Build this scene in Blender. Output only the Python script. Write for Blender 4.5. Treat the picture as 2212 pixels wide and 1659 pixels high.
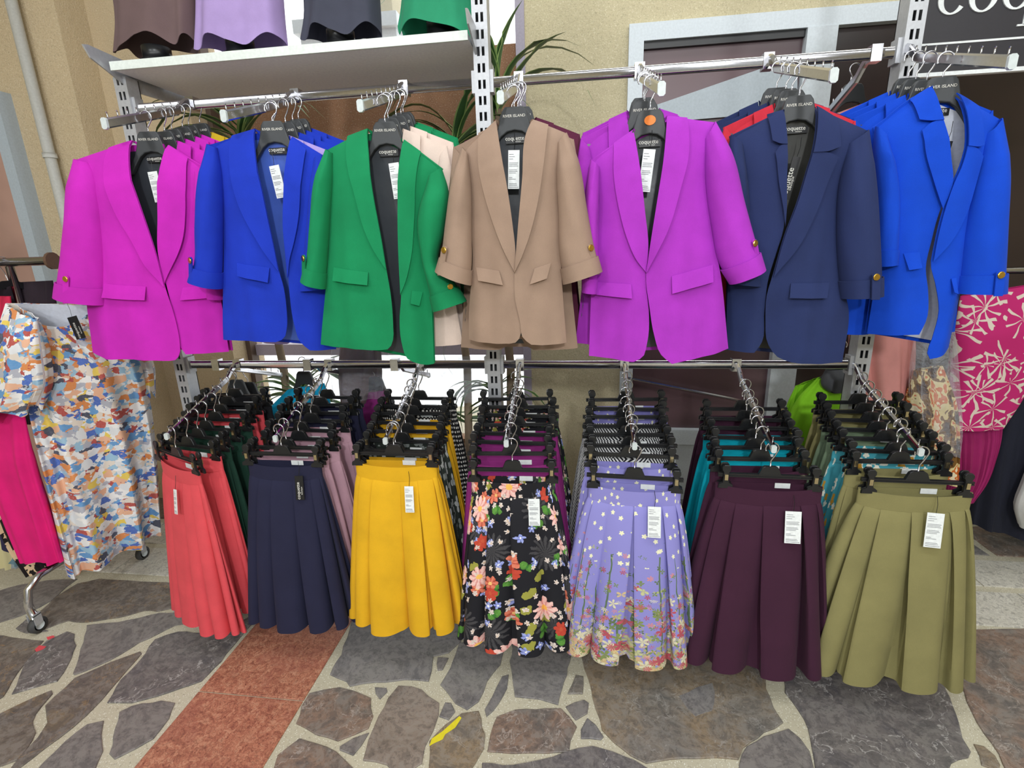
import bpy, math, random
import numpy as np
from mathutils import Vector, Matrix
random.seed(7); rng = np.random.RandomState(7)
sc = bpy.context.scene
for o in list(bpy.data.objects): bpy.data.objects.remove(o)
COL = sc.collection
# ------------------------------------------------------------------ camera, world, lamps, exposure
F = 1092.588; CX, CY = 1106.0, 829.5; EYE = np.array([0.0, 0.0, 1.5])
RC = np.array([[0.99135404, 0.00510018, -0.13111502], [0.12774047, -0.26591456, 0.95549559], [-0.0299922, -0.96398311, -0.26426698]])
cam = bpy.data.objects.new('camera', bpy.data.cameras.new('camera')); COL.objects.link(cam)
cam.data.sensor_width = 36; cam.data.lens = F / 2212 * 36; cam.data.clip_start = .02
M = Matrix.Identity(4)
for i in range(3):
    M[i][0] = RC[i, 0]; M[i][1] = -RC[i, 1]; M[i][2] = -RC[i, 2]; M[i][3] = EYE[i]
cam.matrix_world = M; sc.camera = cam
W = bpy.data.worlds.new('world'); sc.world = W; W.use_nodes = True
W.node_tree.nodes['Background'].inputs[0].default_value = (.95, .98, 1, 1)
W.node_tree.nodes['Background'].inputs[1].default_value = 2.2
def lamp(name, loc, target, power, sx, sy, col=(.96, .985, 1)):
    l = bpy.data.lights.new(name, 'AREA'); l.energy = power; l.shape = 'RECTANGLE'; l.size = sx; l.size_y = sy; l.color = col
    o = bpy.data.objects.new(name, l); COL.objects.link(o); o.location = loc
    o.rotation_euler = (Vector(target) - Vector(loc)).to_track_quat('-Z', 'Y').to_euler(); return o
lamp('ceiling_lamp', (.45, -2.7, 2.75), (-.1, 2, 1.1), 66, .25, .25)
lamp('ceiling_lamp', (-2.2, -2.2, 2.95), (-1.2, 2, 1), 28, .3, .3)
lamp('ceiling_lamp', (2.3, -2.0, 2.95), (1.1, 2, .9), 20, .3, .3)
lamp('added_fill_light', (0, .5, 3.45), (0, .8, 0), 44, 4.6, .4)  # unseen strip added to light walls and floor from above
lamp('added_fill_light', (0, -2.0, 3.45), (0, -1.2, 0), 50, 4.5, .8)  # unseen wide panel added as soft fill
lamp('added_fill_light', (.6, 2.25, 3.5), (.6, 2.4, 0), 20, 3.6, .15)  # unseen strip added to brighten the wall behind the rack
vs = sc.view_settings; vs.view_transform = 'Standard'; vs.look = 'None'; vs.exposure = 0.0; vs.gamma = 1; vs.use_curve_mapping = False

def at(px, py, y=None, x=None, z=None):
    """a place measured in the photograph at a known depth (y), side (x) or height (z), in metres"""
    d = RC @ np.array([px - CX, py - CY, F])
    if y is not None: t = y / d[1]
    elif x is not None: t = x / d[0]
    else: t = (z - EYE[2]) / d[2]
    return EYE + t * d
# ------------------------------------------------------------------ node helper
def lin(c):
    return tuple((v / 255 / 12.92 if v / 255 <= .04045 else ((v / 255 + .055) / 1.055) ** 2.4) for v in c[:3])
class G:
    """small expression wrapper over shader math nodes"""
    def __init__(s, mat): s.t = mat.node_tree; s.n = s.t.nodes; s.l = s.t.links
    def put(s, sock, v):
        if hasattr(v, 'is_output') or isinstance(v, bpy.types.NodeSocket): s.l.new(v, sock)
        else:
            try: sock.default_value = v
            except Exception: sock.default_value = (*v, 1)
    def m(s, op, a, b=None, c=None):
        n = s.n.new('ShaderNodeMath'); n.operation = op
        for i, v in enumerate((a, b, c)):
            if v is not None: s.put(n.inputs[i], v)
        return n.outputs[0]
    def vm(s, op, a, b=None, sc=None):
        n = s.n.new('ShaderNodeVectorMath'); n.operation = op; s.put(n.inputs[0], a)
        if b is not None: s.put(n.inputs[1], b)
        if sc is not None: s.put(n.inputs['Scale'], sc)
        return n.outputs['Value'] if op in ('LENGTH', 'DISTANCE', 'DOT_PRODUCT') else n.outputs[0]
    def sep(s, v):
        n = s.n.new('ShaderNodeSeparateXYZ'); s.put(n.inputs[0], v); return n.outputs
    def comb(s, x, y, z=0.0):
        n = s.n.new('ShaderNodeCombineXYZ')
        for i, v in enumerate((x, y, z)): s.put(n.inputs[i], v)
        return n.outputs[0]
    def mix(s, f, a, b):
        n = s.n.new('ShaderNodeMix'); n.data_type = 'RGBA'; s.put(n.inputs[0], f); s.put(n.inputs[6], a); s.put(n.inputs[7], b); return n.outputs[2]
    def coord(s, k='Object'): return s.n.new('ShaderNodeTexCoord').outputs[k]
    def noise(s, v, scale, detail=3, rough=.55, out=0):
        n = s.n.new('ShaderNodeTexNoise'); s.put(n.inputs['Vector'], v); n.inputs['Scale'].default_value = scale
        n.inputs['Detail'].default_value = detail; n.inputs['Roughness'].default_value = rough; return n.outputs[out]
    def vor(s, v, scale, feat='F1', rnd=1.0, dim='2D'):
        n = s.n.new('ShaderNodeTexVoronoi'); n.voronoi_dimensions = dim; n.feature = feat; s.put(n.inputs['Vector'], v)
        n.inputs['Scale'].default_value = scale; n.inputs['Randomness'].default_value = rnd; return n.outputs
    def ramp(s, f, stops, mode='LINEAR'):
        n = s.n.new('ShaderNodeValToRGB'); s.put(n.inputs[0], f); e = n.color_ramp.elements; n.color_ramp.interpolation = mode
        while len(e) < len(stops): e.new(.5)
        for k, (p, c) in zip(e, stops): k.position = p; k.color = (*lin(c), 1)
        return n.outputs[0]
    def bump(s, h, strength=.3, dist=.002):
        n = s.n.new('ShaderNodeBump'); s.put(n.inputs['Height'], h); n.inputs['Strength'].default_value = strength; n.inputs['Distance'].default_value = dist
        s.l.new(n.outputs[0], s.b.inputs['Normal'])
MATS = {}
def base(name, rough=.8, metal=0.0):
    m = bpy.data.materials.new(name); m.use_nodes = True; g = G(m); g.b = g.n['Principled BSDF']
    g.b.inputs['Roughness'].default_value = rough; g.b.inputs['Metallic'].default_value = metal; MATS[name] = m; return m, g
def C(c): return (*lin(c), 1)
def cloth(name, c, var=.10, rough=.85, sheen=.02):
    m, g = base(name, rough); co = g.coord()
    f = g.noise(co, 420, 2); f2 = g.noise(co, 9, 3)
    c1 = tuple(min(255, v * (1 + var)) for v in c); c0 = tuple(v * (1 - var) for v in c)
    a = g.mix(f2, C(c0), C(c1)); g.put(g.b.inputs['Base Color'], g.mix(g.m('MULTIPLY', f, .25), a, C(tuple(v * .7 for v in c))))
    g.b.inputs['Sheen Weight'].default_value = sheen; g.b.inputs['Specular IOR Level'].default_value = .2; g.bump(f, .25, .0012); return m
def plain(name, c, rough=.5, metal=0.0, bump=0, bs=100, spec=.5, alpha=None):
    m, g = base(name, rough, metal); co = g.coord(); f = g.noise(co, bs, 3)
    g.put(g.b.inputs['Base Color'], g.mix(f, C(tuple(v * .92 for v in c)), C(tuple(min(255, v * 1.06) for v in c))))
    g.b.inputs['Specular IOR Level'].default_value = spec
    if bump: g.bump(f, bump, .003)
    if alpha is not None: g.b.inputs['Alpha'].default_value = alpha
    return m
chrome = plain('chrome', (205, 205, 210), .16, 1.0); steel = plain('painted_steel', (188, 190, 194), .38, .35)
black_pl = plain('black_plastic', (26, 27, 29), .32); matt_pl = plain('matt_black_plastic', (52, 55, 58), .5)
white_card = plain('white_card', (232, 236, 236), .6); ink = plain('grey_ink', (120, 122, 126), .8); white_ink = plain('white_ink', (230, 228, 220), .7)
black_card = plain('black_card', (20, 20, 22), .45); gold = plain('gold_metal', (212, 172, 80), .25, 1.0); brass = plain('brass_spring', (200, 185, 150), .25, 1.0)
cap_pl = plain('grey_cap_plastic', (200, 208, 208), .45); orange_st = plain('orange_sticker', (240, 130, 40), .5); blue_st = plain('blue_sticker', (60, 165, 215), .5)
frame_wh = plain('white_frame', (205, 213, 218), .4); shelf_m = plain('grey_shelf', (244, 240, 250), .4); edge_m = plain('pale_shelf_edge', (225, 232, 226), .4)
lin_dark = plain('charcoal_lining', (56, 60, 66), .35, bump=.3, bs=18); lin_blue = plain('blue_lining', (70, 100, 190), .35, bump=.3, bs=18); lin_white = plain('white_lining', (205, 210, 222), .5); lin_olive = plain('dark_olive_lining', (52, 52, 48), .5)
brown_cap = plain('brown_cap', (95, 70, 55), .5); rubber = plain('grey_rubber', (70, 70, 70), .7); bk = plain('black_board', (44, 42, 48), .45)
def stucco(name, c, gr=1.0):
    m, g = base(name, .95); co = g.coord('Object'); n1 = g.noise(co, 2.2, 4); n2 = g.noise(co, 170, 3, .7); n3 = g.noise(co, 45, 4, .7)
    a = g.mix(n1, C(tuple(v * .93 for v in c)), C(tuple(min(255, v * 1.07) for v in c)))
    sp = g.m('GREATER_THAN', n2, .60); a = g.mix(g.m('MULTIPLY', sp, .35), a, C(tuple(v * .62 for v in c)))
    sp2 = g.m('LESS_THAN', n2, .38); a = g.mix(g.m('MULTIPLY', sp2, .5), a, C((235, 228, 205)))
    g.put(g.b.inputs['Base Color'], a); g.bump(g.m('ADD', g.m('MULTIPLY', n2, .5), n3), .5 * gr, .008); return m
st_beige = stucco('beige_pebble_stucco', (194, 183, 150)); st_left = stucco('tan_stucco', (204, 184, 150), 1.3); st_brown = stucco('brown_stucco', (150, 112, 84))
def glass_dark(name, c, rough=.3):
    m, g = base(name, rough); co = g.coord('Object'); f = g.noise(co, 1.6, 3)
    g.put(g.b.inputs['Base Color'], g.mix(f, C(tuple(v * .55 for v in c)), C(tuple(min(255, v * 1.3) for v in c)))); return m
glz = glass_dark('maroon_curtained_glass', (92, 70, 74)); glz2 = glass_dark('dark_shop_glass', (50, 38, 36)); glz3 = glass_dark('blurred_pink_glass', (175, 140, 128))
mpl, g = base('clear_plastic_film', .12); co = g.coord(); f = g.noise(co, 14, 4, .7)
tr = g.n.new('ShaderNodeBsdfTransparent'); mx = g.n.new('ShaderNodeMixShader'); g.put(mx.inputs[0], g.m('ADD', g.m('MULTIPLY', f, .35), .05))
g.put(g.b.inputs['Base Color'], C((225, 230, 240))); g.bump(f, 1.0, .03); g.l.new(tr.outputs[0], mx.inputs[1]); g.l.new(g.b.outputs[0], mx.inputs[2]); g.l.new(mx.outputs[0], g.n['Material Output'].inputs[0]); plastic = mpl
def leafmat(name, c0, c1):
    m, g = base(name, .4); u = g.sep(g.coord('UV'))[0]; e = g.m('ABSOLUTE', g.m('SUBTRACT', u, .5)); g.put(g.b.inputs['Base Color'], g.mix(g.m('GREATER_THAN', e, .36), C(c0), C(c1))); return m
leaf_m = leafmat('striped_leaf', (62, 98, 52), (150, 175, 105)); trunk_m = plain('plant_trunk', (150, 132, 110), .9, bump=.6, bs=60); pot_m = plain('terracotta_pot', (120, 80, 66), .8)
# ------------------------------------------------------------------ printed fabrics (flat prints in metres of cloth: UV)
def flowers(g, uv, scale, n, R, dens, off, sharp=.42):
    p = g.vm('ADD', uv, (off, off * 1.7, 0)); v = g.vor(p, scale); d = g.vm('SUBTRACT', g.vm('SCALE', p, sc=scale), v['Position'] if False else g.vm('SCALE', v['Position'], sc=scale))
    s = g.sep(d); r = g.vm('LENGTH', d); c = g.sep(v['Color'])
    a = g.m('ADD', g.m('ARCTAN2', s[1], s[0]), g.m('MULTIPLY', c[1], 6.28))
    pet = g.m('ABSOLUTE', g.m('COSINE', g.m('MULTIPLY', a, n / 2))); rad = g.m('MULTIPLY', g.m('ADD', 1 - sharp, g.m('MULTIPLY', pet, sharp)), R)
    mask = g.m('MULTIPLY', g.m('LESS_THAN', r, rad), g.m('LESS_THAN', c[0], dens)); return mask, r, c, pet
def print_mat(name, bg, fn, rough=.75):
    m, g = base(name, rough); uv = g.coord('UV'); col = fn(g, uv, C(bg)); g.put(g.b.inputs['Base Color'], col); g.b.inputs['Specular IOR Level'].default_value = .2; return m
def f_black_floral(g, uv, c):
    w = g.vm('ADD', uv, g.vm('SCALE', g.vm('SUBTRACT', g.noise(uv, 34, 3, .7, out=1), (.5, .5, .5)), sc=.022)); sh = g.noise(uv, 150, 2)
    k, r, cc, p = flowers(g, w, 7, 16, .44, .5, 3.1, .6); c = g.mix(g.m('MULTIPLY', k, g.m('MULTIPLY', p, .55)), c, C((92, 90, 92)))
    def lay(c, scale, n, R, dens, off, sharp, dark, light, ctr, alt=None):
        k, r, cc, p = flowers(g, w, scale, n, R, dens, off, sharp); q = g.mix(g.m('MULTIPLY', g.m('POWER', p, .7), g.m('ADD', .35, g.m('MULTIPLY', sh, .9))), C(dark), C(light)); q = g.mix(g.m('LESS_THAN', r, R * .25), q, C(ctr))
        if alt: q = g.mix(g.m('MULTIPLY', g.m('GREATER_THAN', cc[2], .55), .9), q, C(alt))
        return g.mix(k, c, q)
    c = lay(c, 19, 2, .46, .34, .37, .6, (30, 74, 30), (104, 160, 70), (60, 120, 50), (160, 154, 70)); c = lay(c, 26, 5, .40, .26, 5.3, .5, (70, 84, 170), (170, 180, 232), (235, 235, 240))
    c = lay(c, 14, 6, .38, .30, 8.2, .35, (168, 48, 36), (232, 140, 112), (240, 190, 120), (190, 66, 50)); c = lay(c, 8.6, 9, .37, .45, 1.9, .42, (210, 120, 116), (248, 214, 204), (244, 190, 96)); c = lay(c, 36, 5, .36, .24, 7.7, .5, (170, 150, 146), (238, 226, 216), (225, 190, 150)); return c
def f_meadow(g, uv, c):
    v = g.sep(uv)[1]; dep = g.m('MULTIPLY', v, -1.6)      # 0 waist .. 1 hem
    low = g.m('SUBTRACT', g.m('MULTIPLY', dep, 1.5), .5)
    w = g.vm('ADD', uv, g.vm('SCALE', g.noise(uv, 14, 2, out=1), sc=.02)); s = g.sep(w)
    k, r, cc, p = flowers(g, uv, 30, 5, .24, .5, 2.2, .5); top = g.m('LESS_THAN', dep, .42); c = g.mix(g.m('MULTIPLY', k, top), c, C((235, 232, 195)))
    st = g.m('LESS_THAN', g.m('ABSOLUTE', g.m('SUBTRACT', g.m('FRACT', g.m('MULTIPLY', s[0], 26)), .5)), .07)
    bl = g.m('GREATER_THAN', g.noise(g.comb(g.m('MULTIPLY', s[0], 26), g.m('MULTIPLY', s[1], 3)), 1, 2), g.m('SUBTRACT', .66, g.m('MULTIPLY', dep, .36)))
    c = g.mix(g.m('MULTIPLY', st, g.m('MULTIPLY', bl, g.m('GREATER_THAN', dep, .36))), c, C((96, 116, 90)))
    n_ = g.noise(w, 48, 4, .7); c = g.mix(g.m('GREATER_THAN', n_, g.m('SUBTRACT', 1.06, g.m('MULTIPLY', dep, .58))), c, C((168, 168, 120))); n_ = g.noise(g.vm('ADD', w, (4, 4, 0)), 40, 4, .7); c = g.mix(g.m('GREATER_THAN', n_, g.m('SUBTRACT', 1.08, g.m('MULTIPLY', dep, .58))), c, C((206, 176, 136)))
    for scale, n, R, off, cols, d0, sl in ((40, 3, .5, 4.4, [(0, (96, 116, 78)), (.5, (176, 180, 130))], .48, 1.8), (36, 4, .45, 13.1, [(0, (120, 140, 84)), (.4, (205, 172, 122)), (.7, (222, 205, 150))], .60, 2.0), (34, 6, .44, .9, [(0, (182, 78, 96)), (.6, (216, 140, 140))], .52, 1.4), (28, 4, .48, 6.1, [(0, (130, 146, 86)), (.5, (208, 184, 140)), (.75, (196, 198, 150))], 1.0, 2.1), (22, 5, .44, 8.8, [(0, (216, 210, 180)), (.35, (186, 84, 98))], 1.05, 1.9), (30, 9, .45, 11.3, [(0, (192, 92, 102)), (.65, (220, 214, 184))], 1.1, 2.0)):
        k, r, cc, p = flowers(g, w, scale, n, R, 1, off, .5); th = g.m('MULTIPLY', g.m('SUBTRACT', dep, d0 * .5), sl)
        q = g.ramp(cc[2], cols, 'CONSTANT'); q = g.mix(g.m('MULTIPLY', g.m('SUBTRACT', 1, p), .5), q, C((120, 96, 84))); c = g.mix(g.m('MULTIPLY', k, g.m('LESS_THAN', cc[0], th)), c, q)
    return c
def f_zigzag(g, uv, c):
    v = g.vor(uv, 14, rnd=.6); s = g.sep(uv); sg = g.m('SUBTRACT', g.m('MULTIPLY', g.m('GREATER_THAN', g.sep(v['Color'])[0], .5), 2), 1)
    t = g.m('FRACT', g.m('MULTIPLY', g.m('ADD', s[1], g.m('MULTIPLY', s[0], sg)), 62)); return g.mix(g.m('GREATER_THAN', t, .5), c, C((226, 226, 226)))
def f_dots(g, uv, c):
    v = g.vor(uv, 55, rnd=.15); return g.mix(g.m('LESS_THAN', v['Distance'], .26), c, C((235, 232, 225)))
def f_leaf(g, uv, c):
    k, r, cc, p = flowers(g, uv, 15, 3, .45, .45, 2.7, .75); c = g.mix(k, c, C((160, 162, 160))); k, r, cc, p = flowers(g, uv, 22, 2, .5, .35, 5.5, .8); return g.mix(k, c, C((120, 125, 122)))
def f_tealfl(g, uv, c):
    k, r, cc, p = flowers(g, uv, 26, 5, .36, .5, 2.7, .45); c = g.mix(k, c, C((236, 232, 215))); k, r, cc, p = flowers(g, uv, 22, 4, .34, .3, 6.5, .4); return g.mix(k, c, C((190, 140, 50)))
PAL = [(0, (240, 238, 236)), (.16, (88, 150, 205)), (.25, (232, 176, 140)), (.34, (224, 226, 228)), (.48, (52, 96, 184)), (.55, (220, 132, 52)), (.62, (178, 58, 44)), (.67, (226, 214, 200)), (.77, (176, 178, 190)), (.85, (232, 200, 70)), (.88, (52, 58, 82)), (.92, (150, 190, 215))]
def f_paint(g, uv, c):
    w = g.vm('ADD', uv, g.vm('SCALE', g.vm('SUBTRACT', g.noise(uv, 40, 3, .7, out=1), (.5, .5, .5)), sc=.022)); w = g.vm('MULTIPLY', w, (1, 1.1, 1)); a = g.ramp(g.sep(g.vor(w, 30)['Color'])[0], PAL, 'CONSTANT'); b = g.ramp(g.sep(g.vor(g.vm('ADD', w, (3, 5, 0)), 52)['Color'])[0], PAL, 'CONSTANT')
    c = g.mix(g.m('GREATER_THAN', g.noise(uv, 24, 3), .52), a, b); return g.mix(g.m('MULTIPLY', g.noise(uv, 120, 2), .22), c, C((206, 206, 208)))
def f_tiger(g, uv, c):
    w = g.vm('MULTIPLY', uv, (1, .45, 1)); n = g.noise(w, 34, 3, .6); return g.mix(g.m('GREATER_THAN', n, .5), c, C((34, 28, 28)))
def f_branch(g, uv, c):
    w = g.vm('ADD', uv, g.vm('SCALE', g.noise(uv, 8, 2, out=1), sc=.06))
    for off, sc_, n, th in ((1.3, 6.5, 9, .93), (4.6, 8.5, 7, .955)):
        k, r, cc, p = flowers(g, w, sc_, n, .62, .85, off, 0.0); ok = g.m('MULTIPLY', g.m('GREATER_THAN', p, th), g.m('GREATER_THAN', g.noise(uv, 14, 2), .36)); c = g.mix(g.m('MULTIPLY', k, ok), c, C((214, 200, 186)))
    return c
def f_tropic(g, uv, c):
    w = g.vm('ADD', uv, g.vm('SCALE', g.noise(uv, 12, 3, out=1), sc=.06)); return g.ramp(g.noise(g.vm('MULTIPLY', w, (1, .5, 1)), 26, 2), [(0, (70, 45, 30)), (.42, (120, 85, 40)), (.5, (222, 205, 150)), (.57, (205, 110, 50)), (.65, (235, 220, 185))], 'CONSTANT')
P_floral = print_mat('black_lotus_print', (32, 32, 37), f_black_floral); P_meadow = print_mat('lilac_meadow_print', (142, 138, 204), f_meadow)
P_zig = print_mat('black_white_zigzag_print', (28, 28, 34), f_zigzag); P_dots = print_mat('black_polka_print', (26, 26, 28), f_dots); P_leaf = print_mat('dark_leaf_print', (40, 46, 42), f_leaf, .5)
P_teal = print_mat('teal_blossom_print', (70, 155, 170), f_tealfl); P_paint = print_mat('brushstroke_print', (226, 216, 200), f_paint); P_tiger = print_mat('tiger_print', (214, 186, 150), f_tiger)
P_branch = print_mat('magenta_branch_print', (186, 40, 108), f_branch); P_tropic = print_mat('tropical_print', (200, 150, 90), f_tropic); P_camo = print_mat('patchwork_print', (120, 130, 140), lambda g, uv, c: g.ramp(g.sep(g.vor(uv, 9)['Color'])[0], [(0, (56, 52, 80)), (.3, (150, 160, 165)), (.5, (205, 195, 150)), (.7, (110, 140, 150)), (.85, (225, 225, 225))], 'CONSTANT'))
CL = {}
for n, c in dict(magenta=(198, 40, 182), blue=(28, 56, 184), green=(22, 134, 84), taupe=(160, 135, 117), purple=(172, 55, 190), navy=(40, 51, 93), royal=(15, 71, 198), red=(205, 50, 66), lilac=(178, 158, 220), cream=(226, 205, 192), burgundy=(92, 38, 62), mustard=(205, 172, 40),
               coral=(222, 82, 90), bottle=(26, 58, 46), ink=(38, 39, 63), rose=(190, 150, 164), yellow=(226, 174, 34), plumred=(140, 44, 118), plum=(64, 32, 52), turq=(0, 158, 178), olive=(136, 130, 86), sage=(112, 130, 104), black=(30, 30, 34), pinkhot=(222, 30, 118), velvet=(46, 36, 44), salmon=(214, 146, 140), cyan=(20, 165, 210), lime=(138, 208, 40), brown=(112, 92, 92), lav=(176, 152, 206), slate=(72, 74, 88), emer=(48, 148, 108), grey=(90, 92, 96), white=(226, 226, 222), dusk=(36, 38, 50), ruby=(206, 44, 80)).items(): CL[n] = cloth('cloth_' + n, c)
# ------------------------------------------------------------------ mesh helpers
def link(name, data, parent=None, loc=None):
    o = bpy.data.objects.new(name, data); COL.objects.link(o)
    if parent is not None: o.parent = parent
    if loc is not None: o.location = loc
    return o
def thing(name, label, cat, loc=(0, 0, 0), rz=0, group=None):
    o = link(name, None, None, tuple(loc)); o.empty_display_size = .05; o.rotation_euler[2] = rz; return tag(o, label, cat, group)
def tag(o, label, cat, group=None, kind=None):
    if label: o['label'] = label
    if cat: o['category'] = cat
    if group: o['group'] = group
    if kind: o['kind'] = kind
    return o
def mesh(name, V, Fc, mat, parent=None, smooth=True, uv=None, loc=None):
    me = bpy.data.meshes.new(name); me.from_pydata([tuple(map(float, v)) for v in V], [], Fc); me.materials.append(mat)
    if uv is not None:
        L = me.uv_layers.new(name='UVMap'); idx = np.zeros(len(me.loops), int); me.loops.foreach_get('vertex_index', idx)
        L.data.foreach_set('uv', np.asarray(uv, float)[idx].ravel())
    if smooth: me.polygons.foreach_set('use_smooth', [True] * len(me.polygons))
    me.update(); return link(name, me, parent, loc)
def solid(o, t=.002, off=0):
    m = o.modifiers.new('thickness', 'SOLIDIFY'); m.thickness = t; m.offset = off; e = o.modifiers.new('crisp_edges', 'EDGE_SPLIT'); e.split_angle = .75; return o
def gridf(nv, nu, closed=False, base=0):
    f = []
    for j in range(nv - 1):
        for i in range(nu if closed else nu - 1):
            a = j * nu + i; b = j * nu + (i + 1) % nu; f.append((base + a, base + a + nu, base + b + nu, base + b))
    return f
def grid(name, P, mat, parent=None, uv=None, thick=.002, closed=False, smooth=True):
    nv, nu = P.shape[:2]; o = mesh(name, P.reshape(-1, 3), gridf(nv, nu, closed), mat, parent, smooth, None if uv is None else uv.reshape(-1, 2))
    if thick: solid(o, thick)
    return o
class MB:
    """collects boxes, prisms and tubes into one mesh"""
    def __init__(s): s.v = []; s.f = []
    def box(s, a, b):
        k = len(s.v); (x0, y0, z0), (x1, y1, z1) = a, b
        s.v += [(x0, y0, z0), (x1, y0, z0), (x1, y1, z0), (x0, y1, z0), (x0, y0, z1), (x1, y0, z1), (x1, y1, z1), (x0, y1, z1)]
        s.f += [tuple(k + i for i in q) for q in ((0, 3, 2, 1), (4, 5, 6, 7), (0, 1, 5, 4), (1, 2, 6, 5), (2, 3, 7, 6), (3, 0, 4, 7))]; return s
    def prism(s, pts, y0, y1, bev=0.0):
        """outline in x,z pushed through y"""
        n = len(pts); k = len(s.v); c = np.mean(pts, 0); rings = []
        ins = lambda e: [tuple(np.array(p) + (c - p) / (np.linalg.norm(c - p) + 1e-9) * e) for p in np.array(pts)]
        if bev: rings = [(ins(bev), y0), (pts, y0 + bev), (pts, y1 - bev), (ins(bev), y1)]
        else: rings = [(pts, y0), (pts, y1)]
        for r, y in rings: s.v += [(p[0], y, p[1]) for p in r]
        for j in range(len(rings) - 1):
            for i in range(n): a = k + j * n + i; b = k + j * n + (i + 1) % n; s.f.append((a, b, b + n, a + n))
        s.f.append(tuple(range(k + n - 1, k - 1, -1))); s.f.append(tuple(range(k + (len(rings) - 1) * n, k + len(rings) * n))); return s
    def tube(s, pts, r, n=7, cap=True):
        pts = [Vector(p) for p in pts]; k = len(s.v); rr = r if hasattr(r, '__len__') else [r] * len(pts); up = None
        for j, p in enumerate(pts):
            t = (pts[min(j + 1, len(pts) - 1)] - pts[max(j - 1, 0)]).normalized()
            if up is None: up = Vector((0, 0, 1)) if abs(t.z) < .9 else Vector((1, 0, 0))
            a = t.cross(up).normalized(); b = a.cross(t).normalized(); up = b
            for i in range(n):
                w = 2 * math.pi * i / n; s.v.append(tuple(p + (a * math.cos(w) + b * math.sin(w)) * rr[j]))
        for f in gridf(len(pts), n, True, k): s.f.append(f)
        if cap: s.f.append(tuple(range(k + n - 1, k - 1, -1))); e = k + (len(pts) - 1) * n; s.f.append(tuple(range(e, e + n)))
        return s
    def build(s, name, mat, parent=None, smooth=False, loc=None): return mesh(name, s.v, s.f, mat, parent, smooth, None, loc)
def autosmooth(o): 
    o.data.polygons.foreach_set('use_smooth', [True] * len(o.data.polygons)); m = o.modifiers.new('edges', 'EDGE_SPLIT'); m.split_angle = .7; return o
def rs(pts, n):
    """smooth resample of a polyline to n points"""
    p = np.array(pts, float); d = np.r_[0, np.cumsum(np.linalg.norm(np.diff(p, axis=0), axis=1))]
    if len(p) == 2: t = np.linspace(0, 1, n)[:, None]; return p[0] * (1 - t) + p[1] * t
    m = np.gradient(p, d + np.arange(len(d)) * 1e-9, axis=0); T = np.linspace(0, d[-1], n); out = []
    for t in T:
        i = min(max(np.searchsorted(d, t) - 1, 0), len(p) - 2); h = d[i + 1] - d[i] + 1e-12; s_ = (t - d[i]) / h
        out.append((2 * s_ ** 3 - 3 * s_ ** 2 + 1) * p[i] + (s_ ** 3 - 2 * s_ ** 2 + s_) * h * m[i] + (-2 * s_ ** 3 + 3 * s_ ** 2) * p[i + 1] + (s_ ** 3 - s_ ** 2) * h * m[i + 1])
    return np.array(out)
def coons(c0, c1, d0, d1):
    """c0 top, c1 bottom (nu points), d0 inner, d1 outer (nv points) -> nv x nu"""
    nu, nv = len(c0), len(d0); u = np.linspace(0, 1, nu)[None, :, None]; v = np.linspace(0, 1, nv)[:, None, None]
    return (1 - v) * c0[None] + v * c1[None] + (1 - u) * d0[:, None] + u * d1[:, None] - ((1 - u) * (1 - v) * c0[0] + u * (1 - v) * c0[-1] + (1 - u) * v * c1[0] + u * v * c1[-1])
TXT = {}
def text(s, size, mat, parent, loc, rot=(math.pi / 2, 0, 0), name='lettering', align='CENTER'):
    if s not in TXT:
        cu = bpy.data.curves.new('t', 'FONT'); cu.body = s; cu.align_x = align; cu.resolution_u = 3; o = bpy.data.objects.new('t', cu); COL.objects.link(o)
        TXT[s] = bpy.data.meshes.new_from_object(o.evaluated_get(bpy.context.evaluated_depsgraph_get())); TXT[s].materials.clear(); bpy.data.objects.remove(o)
    me = TXT[s]
    if not me.materials: me.materials.append(mat)
    o = link(name, me, parent, loc); o.rotation_euler = rot; o.scale = (size, size, size)
    if me.materials[0] is not mat: o.material_slots[0].link = 'OBJECT'; o.material_slots[0].material = mat
    return o
def dup(o, parent, mat=None):
    c = o.copy(); COL.objects.link(c); c.parent = parent
    for k in ('label', 'category', 'group'):
        if k in c.keys(): del c[k]
    if mat is not None: c.material_slots[0].link = 'OBJECT'; c.material_slots[0].material = mat
    return c
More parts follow.
